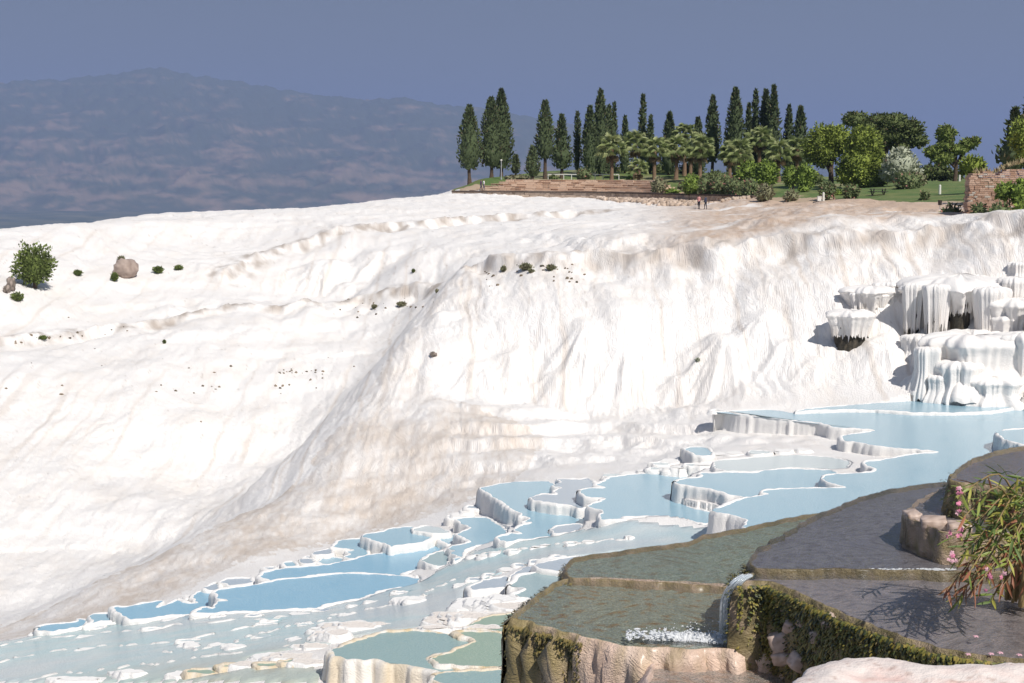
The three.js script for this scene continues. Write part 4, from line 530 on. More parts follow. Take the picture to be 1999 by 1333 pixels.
{
  const p = ground(1211, 232), o = thing('brick_pillar', 'small orange pillar with flat cap among the steps', 'pillar', [p.x, -2.6, p.z]); part('shaft', mergeGeometries([0, 1, 2, 3].map((k) => tint(box(.55, .3, .55, 0, -.3 + .32 * k, 0), () => [.56, .36, .25]))), colouredStone, o); part('cap', tint(box(.75, .12, .75, 0, .85, 0), () => [.66, .52, .42]), colouredStone, o);
}
function bollard(px, py, h, d, label) { const p = ground(px, d), y = p.y, o = thing('bollard', label, 'bollard', [p.x, y, p.z], 0, 'white bollards on the lawn'); part('shaft', new THREE.CylinderGeometry(.13, .15, h, 12).translate(0, h / 2, 0), white, o); part('cap', new THREE.SphereGeometry(.14, 12, 6, 0, 6.283, 0, 1.57).translate(0, h, 0), white, o); }
bollard(1600, 388, .9, 171, 'white bollard beside the utility box'); bollard(1861, 362, 1.1, 205, 'tall white bollard near the open pine'); bollard(1824, 380, .95, 165, 'white bollard in the middle of the right lawn');
{ const p = ground(1592, 171), o = thing('utility_box', 'small white utility box on the lawn edge', 'box', [p.x, p.y, p.z]); part('cabinet', box(.45, .55, .35, 0, .3, 0), white, o); part('lid', box(.52, .06, .42, 0, .61, 0), white, o); part('plinth', box(.5, .06, .4, 0, .02, 0), darkWood, o); }
{ const p = ground(1705, 172), o = thing('picnic_table', 'dark wooden picnic table with benches on the lawn', 'table', [p.x, p.y, p.z], .1); part('tabletop', box(1.9, .06, .8, 0, .74, 0), darkWood, o); for (const s of [-1, 1]) { part('bench', box(1.9, .05, .28, 0, .45, s * .75), darkWood, o); for (const q of [-.7, .7]) { const g = new THREE.BoxGeometry(.1, 1.0, .09); g.rotateX(s * .55).translate(q, .38, s * .33); part('leg', g, darkWood, o); } } for (const q of [-.7, .7]) part('brace', box(.08, .08, 1.6, q, .4, 0), darkWood, o); }
function lampPost(px, top, d, label) { const p = ground(px, d), H = atD(px, top, d).y - p.y, o = thing('lamp_post', label, 'lamp post', [p.x, p.y, p.z], 0, 'lamp posts'); part('pole', new THREE.CylinderGeometry(.075, .1, H, 10).translate(0, H / 2, 0), steel, o); part('base', new THREE.CylinderGeometry(.13, .16, .3, 10).translate(0, .15, 0), steel, o); const h = part('lamp_head', new THREE.SphereGeometry(.19, 14, 10).scale(1, .8, 1).translate(0, H + .1, 0), white, o); part('collar', new THREE.CylinderGeometry(.11, .07, .12, 10).translate(0, H - .05, 0), steel, h); }
lampPost(1989, 268, 116, 'grey lamp post with white head behind the ruin'); lampPost(979, 314, 243, 'pale thin lamp post under the tall left cypresses');
{ const p = ground(1825, 134), o = thing('litter_bin', 'dark litter bin on a thin post by the sandy path', 'bin', [p.x, p.y, p.z]); part('post', new THREE.CylinderGeometry(.03, .03, .5, 8).translate(0, .25, 0), steel, o); part('bucket', new THREE.LatheGeometry([[.0, .4], [.16, .4], [.2, .85], [.22, .86], [.19, .84], [.15, .45]].map((q) => new THREE.Vector2(...q)), 16), darkWood, o); }
// ---- the brick ruin
{
  reseed(77); const o = thing('brick_ruin', 'broken orange brick wall with jagged top at the right edge', 'ruin'), gs = [], d = 109, y0 = atD(1900, 440, d).y - .3, topAt = [[1884, 345], [1892, 339], [1910, 337], [1926, 336], [1940, 341], [1952, 334], [1966, 327], [1985, 321], [2000, 317], [2060, 312]];
  const cols = () => mix3([.44, .26, .175], [.68, .47, .35], rnd());
  for (let k = 0; k < 30; k++) { const y = y0 + k * .155; for (let px = 1887 + rr(0, 6); px < 2060; ) { const w = rr(.2, .5), p = atD(px, 400, d), q = px + w / d * FOCAL, top = atD(px, interp(topAt, px), d).y + rr(-.12, .06); if (y < top) { const g = box(w * .95, .14 * rr(.9, 1.02), 1.1, p.x + w / 2, y, p.z + rr(-.05, .05) - .5); const c = rnd() < .12 ? [.62, .55, .47] : cols(); tint(g, () => c); gs.push(g); } px = q; } }
  const a = atD(1887, 400, d); for (let k = 0; k < 29; k++) for (let z = .6; z < 6; ) { const w = rr(.25, .5), y = y0 + k * .155; if (y < atD(1887, 342 + rr(0, 3), d).y - z * .1) { const g = box(1, .145, w * .95, (a.x + .5 + rr(-.04, .04)) * (1 + z / d), y, a.z - z - w / 2); const c = cols(); tint(g, () => c); gs.push(g); } z += w; }
  part('brickwork', mergeGeometries(gs), colouredStone, o).userData.kind = 'stuff';
  const p0 = atD(1972, 400, d); const core = tint(box(6.4, 3.3, .7, p0.x - .0, y0 + 1.6, p0.z - .55), () => [.35, .25, .19]); part('mortar_core', core, colouredStone, o);
  reseed(3); const dry = sprays(260, .35, [[.3, .24, .13], [.42, .35, .2]], () => { const px = rr(1905, 2050), p = atD(px, interp(topAt, px), d); return [p.x, p.y + rr(0, .1), p.z - rr(0, 1), rr(-.4, .4), 1, 0]; }, 0, .16); part('dry_grass', dry, solidLeaf, o);
}
// ---- shrubs and rocks on the white slope
function slopeShrub(px, py, rx, ry, label, pal = SCRUB) { const p = hit(px, py + ry), d = -p.z, k = d / FOCAL, o = thing('slope_shrub', label, 'shrub', [p.x, p.y - .05, p.z], 0, 'shrubs on the white slope'); reseed(px * 11); const R = rx * k, H = ry * k, leaf = clamp(R * .22, .1, .24);
  part('foliage', mergeGeometries([sprays(Math.round(clamp(60 * R * H / leaf / leaf, 50, 2600)), leaf, pal, () => { const u = rr(-1, 1), a = rnd() * 6.283, s = Math.sqrt(1 - u * u), f = Math.pow(rnd(), .3) * (1 + .3 * n3(s * Math.cos(a) * 2.2 + px, u * 2.2, s * Math.sin(a) * 2.2) + .16 * n3(s * Math.cos(a) * 6, u * 6 + px, s * Math.sin(a) * 6)) * (.78 + .22 * smooth(-.9, .1, u)); return [R * s * Math.cos(a) * f, H + H * u * f, R * s * Math.sin(a) * f, s * Math.cos(a), u + .3, s * Math.sin(a)]; }, 0, .45), lump(R * .55, H * .58, R * .55, 2, .25, 2, mix3(pal[0], pal[1], .5), px).translate(0, H, 0)]), solidLeaf, o);
  part('stem', limb([[0, -.2, 0], [.05 * R, H * .5, 0], [0, H, 0]], [R * .12, R * .09, R * .05], 6), bark, o); }
for (const a of [[68, 520, 38, 42, 'large round bush tree alone on the left white slope'], [34, 579, 12, 8, 'small dense shrub below the large bush tree'], [152, 532, 8, 6, 'little shrub right of the large bush tree'], [224, 540, 7, 9, 'shrub leaning against the left of the boulder'], [237, 504, 7, 5, 'sparse shrub on top of the boulder', GREYB], [309, 526, 10, 7, 'low shrub, first right of the boulder'], [349, 522, 8, 5, 'low shrub, second right of the boulder'], [83, 658, 9, 4, 'flat shrub on the left brown ledge'], [784, 593, 9, 5, 'dark flat shrub on the ledge left of the scarp', GREYB], [731, 598, 5, 5, 'small brown shrub on the ledge', GREYB], [983, 524, 5, 6, 'left shrub of the three on the scarp lip', GREYB], [1026, 520, 12, 7, 'middle yellowish shrub on the scarp lip', GREYB], [1076, 521, 9, 6, 'right shrub of the three on the scarp lip', GREYB], [1037, 528, 6, 4, 'tiny shrub below the middle one on the scarp lip', GREYB], [853, 567, 3, 4, 'tiny dark shrub where the ledge meets the scarp', GREYB], [1362, 701, 4, 4, 'tiny pale green plant on the scarp face', OLIVE], [807, 528, 3, 4, 'tiny dark plant under the dome lip', DARKPINE], [321, 666, 3, 4, 'tiny dark plant on the bare left slope', DARKPINE]]) slopeShrub(...a);
{ const p = hit(246, 540), k = -p.z / FOCAL; const g = lump(24 * k, 20 * k, 20 * k, 4, .16, 1.4, [.42, .33, .28], 3); tint(g, (x, y, z) => mix3([.44, .35, .30], [.26, .2, .17], clamp(.4 + 1.2 * fbm2(x * 1.1 + y, z * 1.2 + y * .8, 3)))); single('boulder', g, colouredStone, 'rounded brown boulder half sunk in the left white slope', 'boulder', [p.x, p.y + 15 * k, p.z]); }
for (const [px, py, w, h, lb] of [[22, 552, 9, 15, 'tall jagged grey rock left of the large bush tree'], [14, 562, 7, 9, 'small grey rock at the left picture edge'], [846, 690, 7, 5, 'mossy dark rock at the foot of the scarp buttress']]) { const p = hit(px, py + h), k = -p.z / FOCAL; const g = tint(lump(w * k, h * k, w * k, 3, .35, 1.5, [1, 1, 1], px), (x, y, z) => mix3([.34, .28, .24], [.12, .1, .08], clamp(.5 + 1.5 * fbm2(x * 2, y * 2 + z, 2)))); single('rock', g, colouredStone, lb, 'rock', [p.x, p.y + h * k * .7, p.z]); }
{ // dark specks: dry tufts and pebbles scattered along the ledges
  reseed(31); const g = lump(.16, .12, .16, 1, .3, 1.6, [1, 1, 1], 9), spots = [];
  const run = (n, x0, x1, yf, sp) => { for (let i = 0; i < n; i++) { const px = rr(x0, x1); spots.push([px, yf(px) + rr(-1, 1) * rr(0, sp)]); } };
  run(30, 940, 1150, (x) => 535 - (x - 940) * .03, 34); run(22, 660, 850, (x) => 600, 26); run(14, 0, 300, (x) => 672 - x * .12, 12); run(22, 0, 700, () => 720, 130); run(14, 300, 640, () => 760, 24); run(20, 540, 640, () => 726, 8);
  const m = new THREE.InstancedMesh(g, new THREE.MeshStandardMaterial({ roughness: 1 }), spots.length), M = new THREE.Matrix4(), Q = new THREE.Quaternion(), E = new THREE.Euler();
  spots.forEach(([px, py], i) => { const p = hit(px, py), k = rr(.25, .85); M.compose(p, Q.setFromEuler(E.set(rr(0, 6), rr(0, 6), 0)), new THREE.Vector3(k * rr(.7, 1.8), k, k)); m.setMatrixAt(i, M); m.setColorAt(i, lin(...mix3([.07, .06, .04], [.26, .2, .14], rnd()))); });
  m.name = 'slope_pebbles'; m.userData = { kind: 'stuff', label: 'dark pebbles and dry tufts scattered over the white slope', category: 'pebbles' }; m.castShadow = m.receiveShadow = true; scene.add(m);
}
// ---- petrified cascades: drums with draped rims and hanging drips, some over dark hollows
const darkRock = new THREE.MeshStandardMaterial({ vertexColors: true, roughness: .9, bumpMap: travertineBump, bumpScale: .08 });
function cascade(px, top, w, bottom, d, curtain = 1, drips = 0, dark = false) {
  if (d > 80) { const h = -hit(px, bottom - 3, 60, 130).z; d = Math.min(d + 1, h - .2); }
  const R = w / 2 / FOCAL * d, yT = atD(px, top, d).y, yB = atD(px, bottom, d).y - .5, H = yT - yB, c = atD(px, top, d + R * .75), nA = 150, rows = 26, pos = [], idx = [], uv = [], col = []; reseed(px * 5 + top);
  const sd = px * .37 + top, lob = (a) => 1.08 + .2 * n2(Math.cos(a) * 1.2 + sd, Math.sin(a) * 1.2) + .09 * n2(Math.cos(a) * 3 + sd, Math.sin(a) * 3);
  for (let r = 0; r <= rows; r++) for (let i = 0; i <= nA; i++) {
    const a = i / nA * 2 * Math.PI, ca = Math.cos(a), sa = Math.sin(a), l = lob(a), fl = Math.abs(n2(a * 5.5, sd)) * .7 + Math.abs(n2(a * 13, sd + 4)) * .4;
    const len = H * (curtain * (1 + .12 * n2(a * 3, sd)) + drips * Math.pow(Math.abs(n2(a * 7.5, sd + 2)), 1.5) * 1.6); let rad, y, t = r / rows;
    if (r < 7) { const q = r / 6; rad = R * l * q * .96; y = yT + .1 * R * (1 - q * q) * (1 + n2(sd, q)) - .03 * R * Math.cos(q * 3) - (q > .8 ? (q - .8) * R * .25 : 0); }
    else { const q = (r - 6) / (rows - 6); rad = R * l * (1 + .045 * Math.sin(Math.min(1, q * 5) * 3.14) - (dark ? .2 : .08) * smooth(.05, .8, q) + (dark ? 0 : .5) * smooth(.4, 1, q)) - R * .11 * fl * smooth(0, .15, q); y = yT - R * .06 - q * Math.min(H, len); if (drips && q > .75) rad -= R * .02 * (q - .75) * 4; }
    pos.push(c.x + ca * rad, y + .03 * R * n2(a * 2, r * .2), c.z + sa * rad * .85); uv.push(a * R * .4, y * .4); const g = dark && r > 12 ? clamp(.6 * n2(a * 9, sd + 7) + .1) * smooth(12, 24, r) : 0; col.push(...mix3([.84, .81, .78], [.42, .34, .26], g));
  }
  for (let r = 0; r < rows; r++) for (let i = 0; i < nA; i++) { const p = r * (nA + 1) + i, q = p + nA + 1; idx.push(p, p + 1, q, q, p + 1, q + 1); }
  const o = new THREE.Group(); o.name = numbered('travertine_cascade'); o.userData = { kind: 'structure' }; scene.add(o); part('drapery', geoFrom(pos, idx, { uv: [uv, 2], color: [col, 3] }), colouredStone, o);
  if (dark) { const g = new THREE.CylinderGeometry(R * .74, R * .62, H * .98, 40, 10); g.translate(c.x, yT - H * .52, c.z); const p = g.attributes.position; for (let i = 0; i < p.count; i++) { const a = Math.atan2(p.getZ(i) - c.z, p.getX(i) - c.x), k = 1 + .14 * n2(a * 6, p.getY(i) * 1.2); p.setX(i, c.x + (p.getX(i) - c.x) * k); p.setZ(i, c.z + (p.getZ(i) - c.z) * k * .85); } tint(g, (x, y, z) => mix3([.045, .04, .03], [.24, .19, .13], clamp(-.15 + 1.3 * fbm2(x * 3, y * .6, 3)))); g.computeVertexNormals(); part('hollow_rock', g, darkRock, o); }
}
for (const a of [[1872, 556, 220, 640, 97.5, .55, .25, true], [1900, 664, 190, 760, 91.5, 1], [1985, 590, 120, 660, 95.5, .7, .2, true], [1700, 566, 110, 610, 98, .6, .15, true], [1660, 613, 86, 690, 95.2, .42, .12, true], [1680, 573, 36, 606, 96.6, .6, .1, true], [1722, 576, 28, 600, 96.8, .6, .1, true], [1735, 554, 56, 574, 98.2, 1], [1784, 556, 46, 656, 95.4, .72, .2, true], [1829, 559, 46, 676, 94.8, .5, .5, true], [1876, 561, 54, 652, 95.4, .42, .1, true], [1934, 565, 66, 664, 94.8, .8, .2, true], [1984, 545, 64, 620, 96.6, .65, .4, true], [1992, 513, 44, 542, 98.4, 1], [1908, 543, 88, 562, 98, 1], [1974, 619, 80, 662, 93.2, 1], [1996, 657, 92, 744, 91, .8, .35, true], [1812, 681, 46, 766, 90.6, 1], [1880, 690, 90, 716, 91, 1], [1871, 713, 86, 776, 89.2, 1], [1797, 658, 62, 702, 92.4, 1], [1904, 673, 96, 690, 92.2, 1], [1896, 647, 40, 672, 93.2, 1], [1950, 700, 60, 740, 90.8, 1], [1940, 745, 90, 780, 88, 1], [2060, 600, 90, 700, 93, .8, .2, true], [1836, 735, 50, 772, 89.2, 1]]) cascade(...a);

// ---------------------------------------------------------------- people: one skin round a posed skeleton
const mcMat = new THREE.MeshStandardMaterial({ vertexColors: true, roughness: .9 });
function person(pos, turn, label, wear, pose = {}) {
  const { stride = .1, armL = .1, armR = .1, bendL = .1, bendR = .1 } = pose, res = 64, B = 1.9, mc = new MarchingCubes(res, new THREE.MeshBasicMaterial(), false, false, 60000);
  const J = (x, y, z) => new THREE.Vector3(x, y, z), bones = [];
  const bone = (a, b, ra, rb, c) => bones.push([a, b, ra, rb, c]);
  bone(J(0, .98, 0), J(0, 1.2, .01), .145, .14, 'top'); bone(J(0, 1.2, .01), J(0, 1.4, 0), .15, .15, 'top'); bone(J(-.15, 1.42, 0), J(.15, 1.42, 0), .075, .075, 'top'); bone(J(0, 1.42, 0), J(0, 1.54, .01), .06, .055, 'skin'); bone(J(0, 1.6, .01), J(0, 1.67, .02), .085, .09, 'head'); bone(J(0, 1.6, .1), J(0, 1.585, .112), .02, .012, 'skin');
  bone(J(-.09, .93, 0), J(.09, .93, 0), .13, .13, 'legs');
  for (const s of [-1, 1]) {
    const f = s * stride, hip = J(s * .09, .92, 0), knee = J(s * .1, .5, f * .8 + .02), ank = J(s * .1, .09, f * 1.3 - .03); bone(hip, knee, .095, .062, 'legs'); bone(knee, ank, .06, .042, 'legs'); bone(ank, J(s * .11, .05, ank.z + .17), .045, .035, 'shoe');
    const arm = s < 0 ? armL : armR, bend = s < 0 ? bendL : bendR, sh = J(s * .2, 1.4, 0), el = J(s * .25, 1.13, arm * .5 - .02), wr = J(s * (.25 - bend * .5), 1.13 - .25 * Math.cos(bend * 2), el.z + .25 * Math.sin(bend * 2) + .03); bone(sh, el, .055, .042, 'top'); bone(el, wr, .038, .028, 'skin'); bone(wr, J(wr.x, wr.y - .09, wr.z + .02), .032, .022, 'skin');
  }
  const q = new THREE.Vector3(), dist = (p, [a, b, ra, rb]) => { q.subVectors(b, a); const t = clamp((p.clone().sub(a)).dot(q) / q.lengthSq()); return p.distanceTo(q.multiplyScalar(t).add(a)) - lerp(ra, rb, t); };
  const p = new THREE.Vector3(), f = mc.field; let k = 0;
  for (let z = 0; z < res; z++) for (let y = 0; y < res; y++) for (let x = 0; x < res; x++) { p.set((x - res / 2) / (res / 2), (y - res / 2) / (res / 2), (z - res / 2) / (res / 2)).multiplyScalar(B / 2).add(J(0, B / 2 - .06, 0)); let d = 1; if (Math.abs(p.x) < .45 && Math.abs(p.z) < .5) for (const b of bones) { const e = dist(p, b), h = clamp(.5 + .5 * (d - e) / .035); d = lerp(d, e, h) - .035 * h * (1 - h); } f[k++] = -d; }
  mc.isolation = 0; mc.update(); const n = mc.count, P = new Float32Array(n * 3), Nn = new Float32Array(n * 3), Cc = new Float32Array(n * 3);
  for (let i = 0; i < n; i++) {
    p.fromArray(mc.positionArray, i * 3).multiplyScalar(B / 2).add(J(0, B / 2 - .06, 0)); p.toArray(P, i * 3); Nn.set(mc.normalArray.subarray(i * 3, i * 3 + 3), i * 3);
    let best = 1, c = 'top'; for (const b of bones) { const e = dist(p, b); if (e < best) { best = e; c = b[4]; } }
    if (c === 'head') c = p.y > 1.66 || p.z < -.01 ? 'hair' : 'skin'; if (c === 'skin' && wear.long && p.y < 1.36 && p.y > .92) c = 'top';
    Cc.set(wear[c] ?? { skin: [.45, .28, .2], hair: [.03, .02, .015], shoe: [.05, .045, .04] }[c], i * 3);
  }
  const g = new THREE.BufferGeometry(); g.setAttribute('position', new THREE.BufferAttribute(P, 3)); g.setAttribute('normal', new THREE.BufferAttribute(Nn, 3)); g.setAttribute('color', new THREE.BufferAttribute(Cc, 3));
  const m = mergeVertices(g, 1e-4); m.computeVertexNormals(); const o = single('person', m, mcMat, label, 'person', [pos.x, pos.y, pos.z], 'visitors on the plateau'); o.rotation.y = turn; return o;
}
{
  const at = (px, d) => { const p = ground(px, d); p.y += .02; return p; };
  person(at(1360, 182), 2.6, 'person in a pink top and dark trousers standing on the white terrace', { top: [.62, .30, .28], legs: [.03, .03, .045] }, { stride: .04, bendL: .5, bendR: .5 });
  person(at(1373, 181), -2.2, 'person in all dark clothes beside the one in pink', { top: [.04, .05, .09], legs: [.03, .035, .05], long: true }, { stride: .08, bendR: .4 });
  const wallTop = (px, d) => { const p = atD(px, 366, d); p.y = -3.48; return p; };
  person(wallTop(939, 235.6), 1.9, 'person in a dark purple top walking at the left end of the steps', { top: [.12, .05, .13], legs: [.04, .045, .09] }, { stride: .16 });
  person(wallTop(944.5, 235.2), 1.7, 'person in a white top following at the left end of the steps', { top: [.72, .70, .70], legs: [.10, .09, .13] }, { stride: .12 });
  person(at(1881, 116), .6, 'person in a white and blue shirt half hidden at the ruin corner', { top: [.55, .62, .74], legs: [.05, .05, .08] }, { stride: .05, bendL: .4 });
}

// ---------------------------------------------------------------- the stone basins in front of the viewer
const lv = (list, L) => list.map(([x, y]) => atL(x, y, L));
const wetFloor = (a, b, c, sd, grit = 1) => new THREE.MeshStandardMaterial({ roughness: .75, map: dataTex(256, (u, v) => { const n = clamp(.5 + .5 * tiled(u, v, 2.2, sd) + .25 * tiled(u, v, 6, sd + 3)), m = clamp(-.2 + 1.1 * tiled(u, v, 1.6, sd + 9) + .4 * tiled(u, v, 9, sd)); const k = mix3(mix3(a, b, n), c, m); const f = 1 + grit * (.3 * tiled(u, v, 16, sd + 1) + .22 * tiled(u, v, 34, sd + 2)); return k.map((q) => q * f); }, true), bumpMap: travertineBump, bumpScale: .01 });
const fineRipple = dataTex(512, (u, v) => .5 + .2 * tiled(u, v, 5, 41) + .22 * tiled(u, v, 11, 45) + .16 * tiled(u, v, 24, 42));
const film = (bump, r = .05, tintc = [1, 1, 1]) => new THREE.MeshPhysicalMaterial({ color: lin(...tintc), transmission: 1, thickness: 0, roughness: r, ior: 1.33, bumpMap: fineRipple, bumpScale: bump });
const rough = (g, amp, f, top) => { const p = g.attributes.position, nn = g.attributes.normal; for (let i = 0; i < p.count; i++) { const x = p.getX(i), y = p.getY(i), z = p.getZ(i), k = amp * smooth(0, .12, top === undefined ? 1 : top - y) * (n3(x * f, y * f, z * f) + .5 * n3(x * f * 2.7, y * f * 2.7, z * f * 2.7) + .3 * n3(x * f * 7, y * f * 7, z * f * 7)); p.setXYZ(i, x + nn.getX(i) * k, y + nn.getY(i) * k * .5, z + nn.getZ(i) * k); } g.computeVertexNormals(); return g; };
const uvScale = (g, k) => { const u = g.attributes.uv; for (let i = 0; i < u.count; i++) u.setXY(i, u.getX(i) * k, u.getY(i) * k); return g; };
const edgeRows = (h, flare = .25) => [[-.012, -.05, 0], [-.004, -.02, 0], [.002, -.012, 0], [.012, -.022, .1], [.032, -.055, .4], [.045, -.11, .8], [.055, -.2, 1], ...Array.from({ length: 12 }, (_, i) => [.06 + flare * Math.pow((i + 1) / 12, 2), -.2 - (h - .2) * (i + 1) / 12, 1])];
const stoneMat = new THREE.MeshPhysicalMaterial({ vertexColors: true, roughness: .6, clearcoat: .2, clearcoatRoughness: .25, bumpMap: travertineBump, bumpScale: .011 });
const mossCol = (q, t, a) => { const n = fbm2(q.x * 3 + q.z * 2.2, q.y * 3, 3), m = fbm2(q.x * 9 + q.z * 7, q.y * 9, 3); return mix3(mix3([.11, .09, .035], [.30, .235, .11], clamp(.5 + n * 1.3 + 1.2 * fbm2(q.x * 26 + q.z * 20, q.y * 22, 2))), [.46, .34, .25], clamp(a + 1.5 * m - .4 * n)); };
function basin(name, label, outline, L, h, floor, water, opt = {}) {
  const o = thing(name, label, 'basin', [0, 0, 0], 0, 'stone basins in the foreground'), p = resample(lv(outline, L), .03, opt.wob ?? .018, 4, .6);
  const g = rough(skirt(p, edgeRows(h, opt.flare).map(([a, b, c]) => [a * (opt.thin ?? 1), b, c * (opt.thin ?? 1)]), opt.flute ?? .05, 9, undefined, 0), opt.rough ?? .025, 5, L - .01); const gp = g.attributes.position, col = []; const q = new THREE.Vector3();
  for (let i = 0; i < gp.count; i++) { q.fromBufferAttribute(gp, i); col.push(...(opt.col ?? ((v) => mossCol(v, 0, .1)))(q)); }
  g.setAttribute('color', new THREE.Float32BufferAttribute(col, 3)); uvScale(g, 4); part('basin_wall', g, stoneMat, o);
  const fl = sheet(p, L - .05); uvScale(fl, 3.2); part('basin_floor', fl, floor, o);
  const w = sheet(p.map((v) => v), L - .008); uvScale(w, 3.4); part('water', w, water, o);
  return { o, p };
}
// hanging moss: strands that follow a wall
function strands(p, keep, count, L, len, cols, out = .06) {
  const pos = [], idx = [], col = [], n = p.length, sg = signedArea(p) > 0 ? 1 : -1, use = []; for (let i = 0; i < n; i++) if (keep(p[i])) use.push(i);
  for (let k = 0; k < count; k++) {
    const i = use[Math.floor(rnd() * use.length)], a = p[(i + n - 2) % n], b = p[(i + 2) % n], l = Math.hypot(b.x - a.x, b.z - a.z) || 1, nx = sg * (b.z - a.z) / l, nz = -sg * (b.x - a.x) / l, dens = n2(i * .012, 3.3) + .5 * n2(i * .05, 8); if (dens < rr(-.75, .25)) continue;
    const y0 = L - .02 - Math.pow(rnd(), 1.4) * len * 1.1, ln = rr(.012, .036) * (dens + .9), w = rr(.004, .010), tx = (b.x - a.x) / l, tz = (b.z - a.z) / l, c = mix3(cols[0], cols[1], rnd()), cc = rnd() < .3 ? cols[2] : c, e = out + rr(0, .035), base = pos.length / 3, x = p[i].x + tx * rr(-.02, .02), z = p[i].z + tz * rr(-.02, .02);
    for (let s = 0; s < 3; s++) { const t = s / 2, ww = w * (1 - t * .75), ox = x + nx * (e + .02 * Math.sin(t * 3)), oz = z + nz * (e + .02 * Math.sin(t * 3)); pos.push(ox - tx * ww, y0 - ln * t, oz - tz * ww, ox + tx * ww, y0 - ln * t, oz + tz * ww); col.push(...cc, ...cc); }
    for (let s = 0; s < 2; s++) { const q = base + s * 2; idx.push(q, q + 2, q + 1, q + 1, q + 2, q + 3); }
  }
  return geoFrom(pos, idx, { color: [col, 3] });
}
const mossMat = new THREE.MeshPhysicalMaterial({ vertexColors: true, roughness: .5, clearcoat: .3, clearcoatRoughness: .3 });
reseed(4242);
// lower left basins
const fF = wetFloor([.45, .48, .43], [.52, .54, .48], [.46, .35, .20], 3), fE = wetFloor([.46, .50, .46], [.53, .56, .51], [.45, .42, .35], 13), fB = wetFloor([.37, .355, .37], [.44, .425, .43], [.32, .295, .30], 23, .3), fA = wetFloor([.44, .42, .42], [.52, .48, .47], [.38, .35, .35], 33, .35), fG = wetFloor([.62, .55, .51], [.50, .48, .45], [.55, .45, .38], 43);
const pinkWall = (v) => { const n = fbm2(v.x * 2.2, v.z * 2 + v.y, 3), left = smooth(.55, .15, v.x + .3 * n), drip = clamp(.2 + 1.6 * fbm2(v.x * 6 + v.z * 4, v.y * 1.1, 3)); return mix3(mix3([.68, .48, .37], [.78, .62, .51], clamp(.5 + n)), mix3(mossCol(v, 0, -.1), [.42, .32, .14], .35 + .35 * n3(v.x * 14, v.y * 14, v.z * 14)), clamp(left + .75 * drip * smooth(-3.45, -3.1, v.y + .25 * n))); };
const F = basin('water_basin', 'lowest wide basin with mossy left face, foam at its right', [[1000, 1202], [1010, 1190], [1040, 1168], [1065, 1145], [1100, 1127], [1160, 1124], [1300, 1130], [1440, 1140], [1520, 1180], [1520, 1262], [1467, 1262], [1350, 1262], [1284, 1259], [1240, 1258], [1190, 1250], [1140, 1238], [1095, 1227], [1059, 1217], [1035, 1208]], -3.03, 2.2, fF, film(.012), { col: pinkWall, flute: .045, rough: .05 });
const E = basin('water_basin', 'shallow grey green basin above the lowest one', [[1104, 1112], [1108, 1098], [1120, 1086], [1150, 1080], [1250, 1067], [1350, 1053], [1372, 1041], [1450, 1028], [1540, 1008], [1590, 1000], [1700, 1000], [1600, 1100], [1480, 1146], [1430, 1143], [1300, 1133], [1160, 1126], [1116, 1124]], -3.016, .9, fE, film(.011), { flute: .05, rough: .016, thin: .6, col: (v) => mix3(mossCol(v, 0, .1), [.2, .15, .09], .5) });
// right hand basins
const B = basin('water_basin', 'dark purplish basin behind the stepped edge', [[1467, 1096], [1470, 1082], [1485, 1066], [1520, 1044], [1560, 1021], [1600, 999], [1700, 961], [1780, 945], [1850, 938], [2000, 928], [2150, 950], [2150, 1112], [1860, 1110], [1700, 1107], [1550, 1106], [1480, 1106]], -2.572, .8, fB, film(.0035), { flute: .04, rough: .014, thin: .5, col: (v) => mix3(mossCol(v, 0, -.2), [.07, .055, .035], .55) });
const A = basin('water_basin', 'nearest right basin with mossy stone front and leaf shadows', [[1447, 1128], [1452, 1120], [1472, 1113], [1520, 1109], [1700, 1110], [1999, 1112], [2180, 1115], [2180, 1300], [1999, 1281], [1930, 1274], [1850, 1263], [1760, 1236], [1690, 1210], [1640, 1189], [1590, 1165], [1540, 1142], [1500, 1130], [1470, 1130]], -2.6, 1.1, fA, film(.003), { flute: .03, rough: .02, flare: .12, col: (v) => mossCol(v, 0, -.15) });
const Cb = basin('water_basin', 'small stone tier with cap stones beside the oleander', [[1768, 1002], [1773, 988], [1800, 968], [1850, 948], [1950, 935], [2050, 960], [2050, 1030], [1950, 1036], [1850, 1034], [1800, 1018]], -2.385, .3, fB, film(.004), { flute: .03, rough: .02, flare: .03, thin: .25, col: (v) => mossCol(v, 0, .45) });
const Db = basin('water_basin', 'topmost basin at the right edge behind the oleander', [[1857, 932], [1862, 917], [1885, 898], [1930, 881], [1999, 868], [2120, 862], [2150, 960], [1999, 948], [1930, 940], [1880, 938]], -2.166, .5, fB, film(.004), { flute: .04, rough: .02, flare: .04, thin: .4, col: (v) => mossCol(v, 0, 0) });
const G = basin('water_basin', 'small pinkish pool at the bottom between moss wall and pale rim', [[1276, 1290], [1290, 1270], [1330, 1264], [1400, 1265], [1467, 1264], [1500, 1290], [1560, 1330], [1560, 1380], [1300, 1380], [1262, 1330]], -3.12, 1.6, fG, film(.008), { col: (v) => mix3([.70, .52, .45], [.60, .47, .40], clamp(.5 + fbm2(v.x * 6, v.z * 6, 3))), rough: .03 });
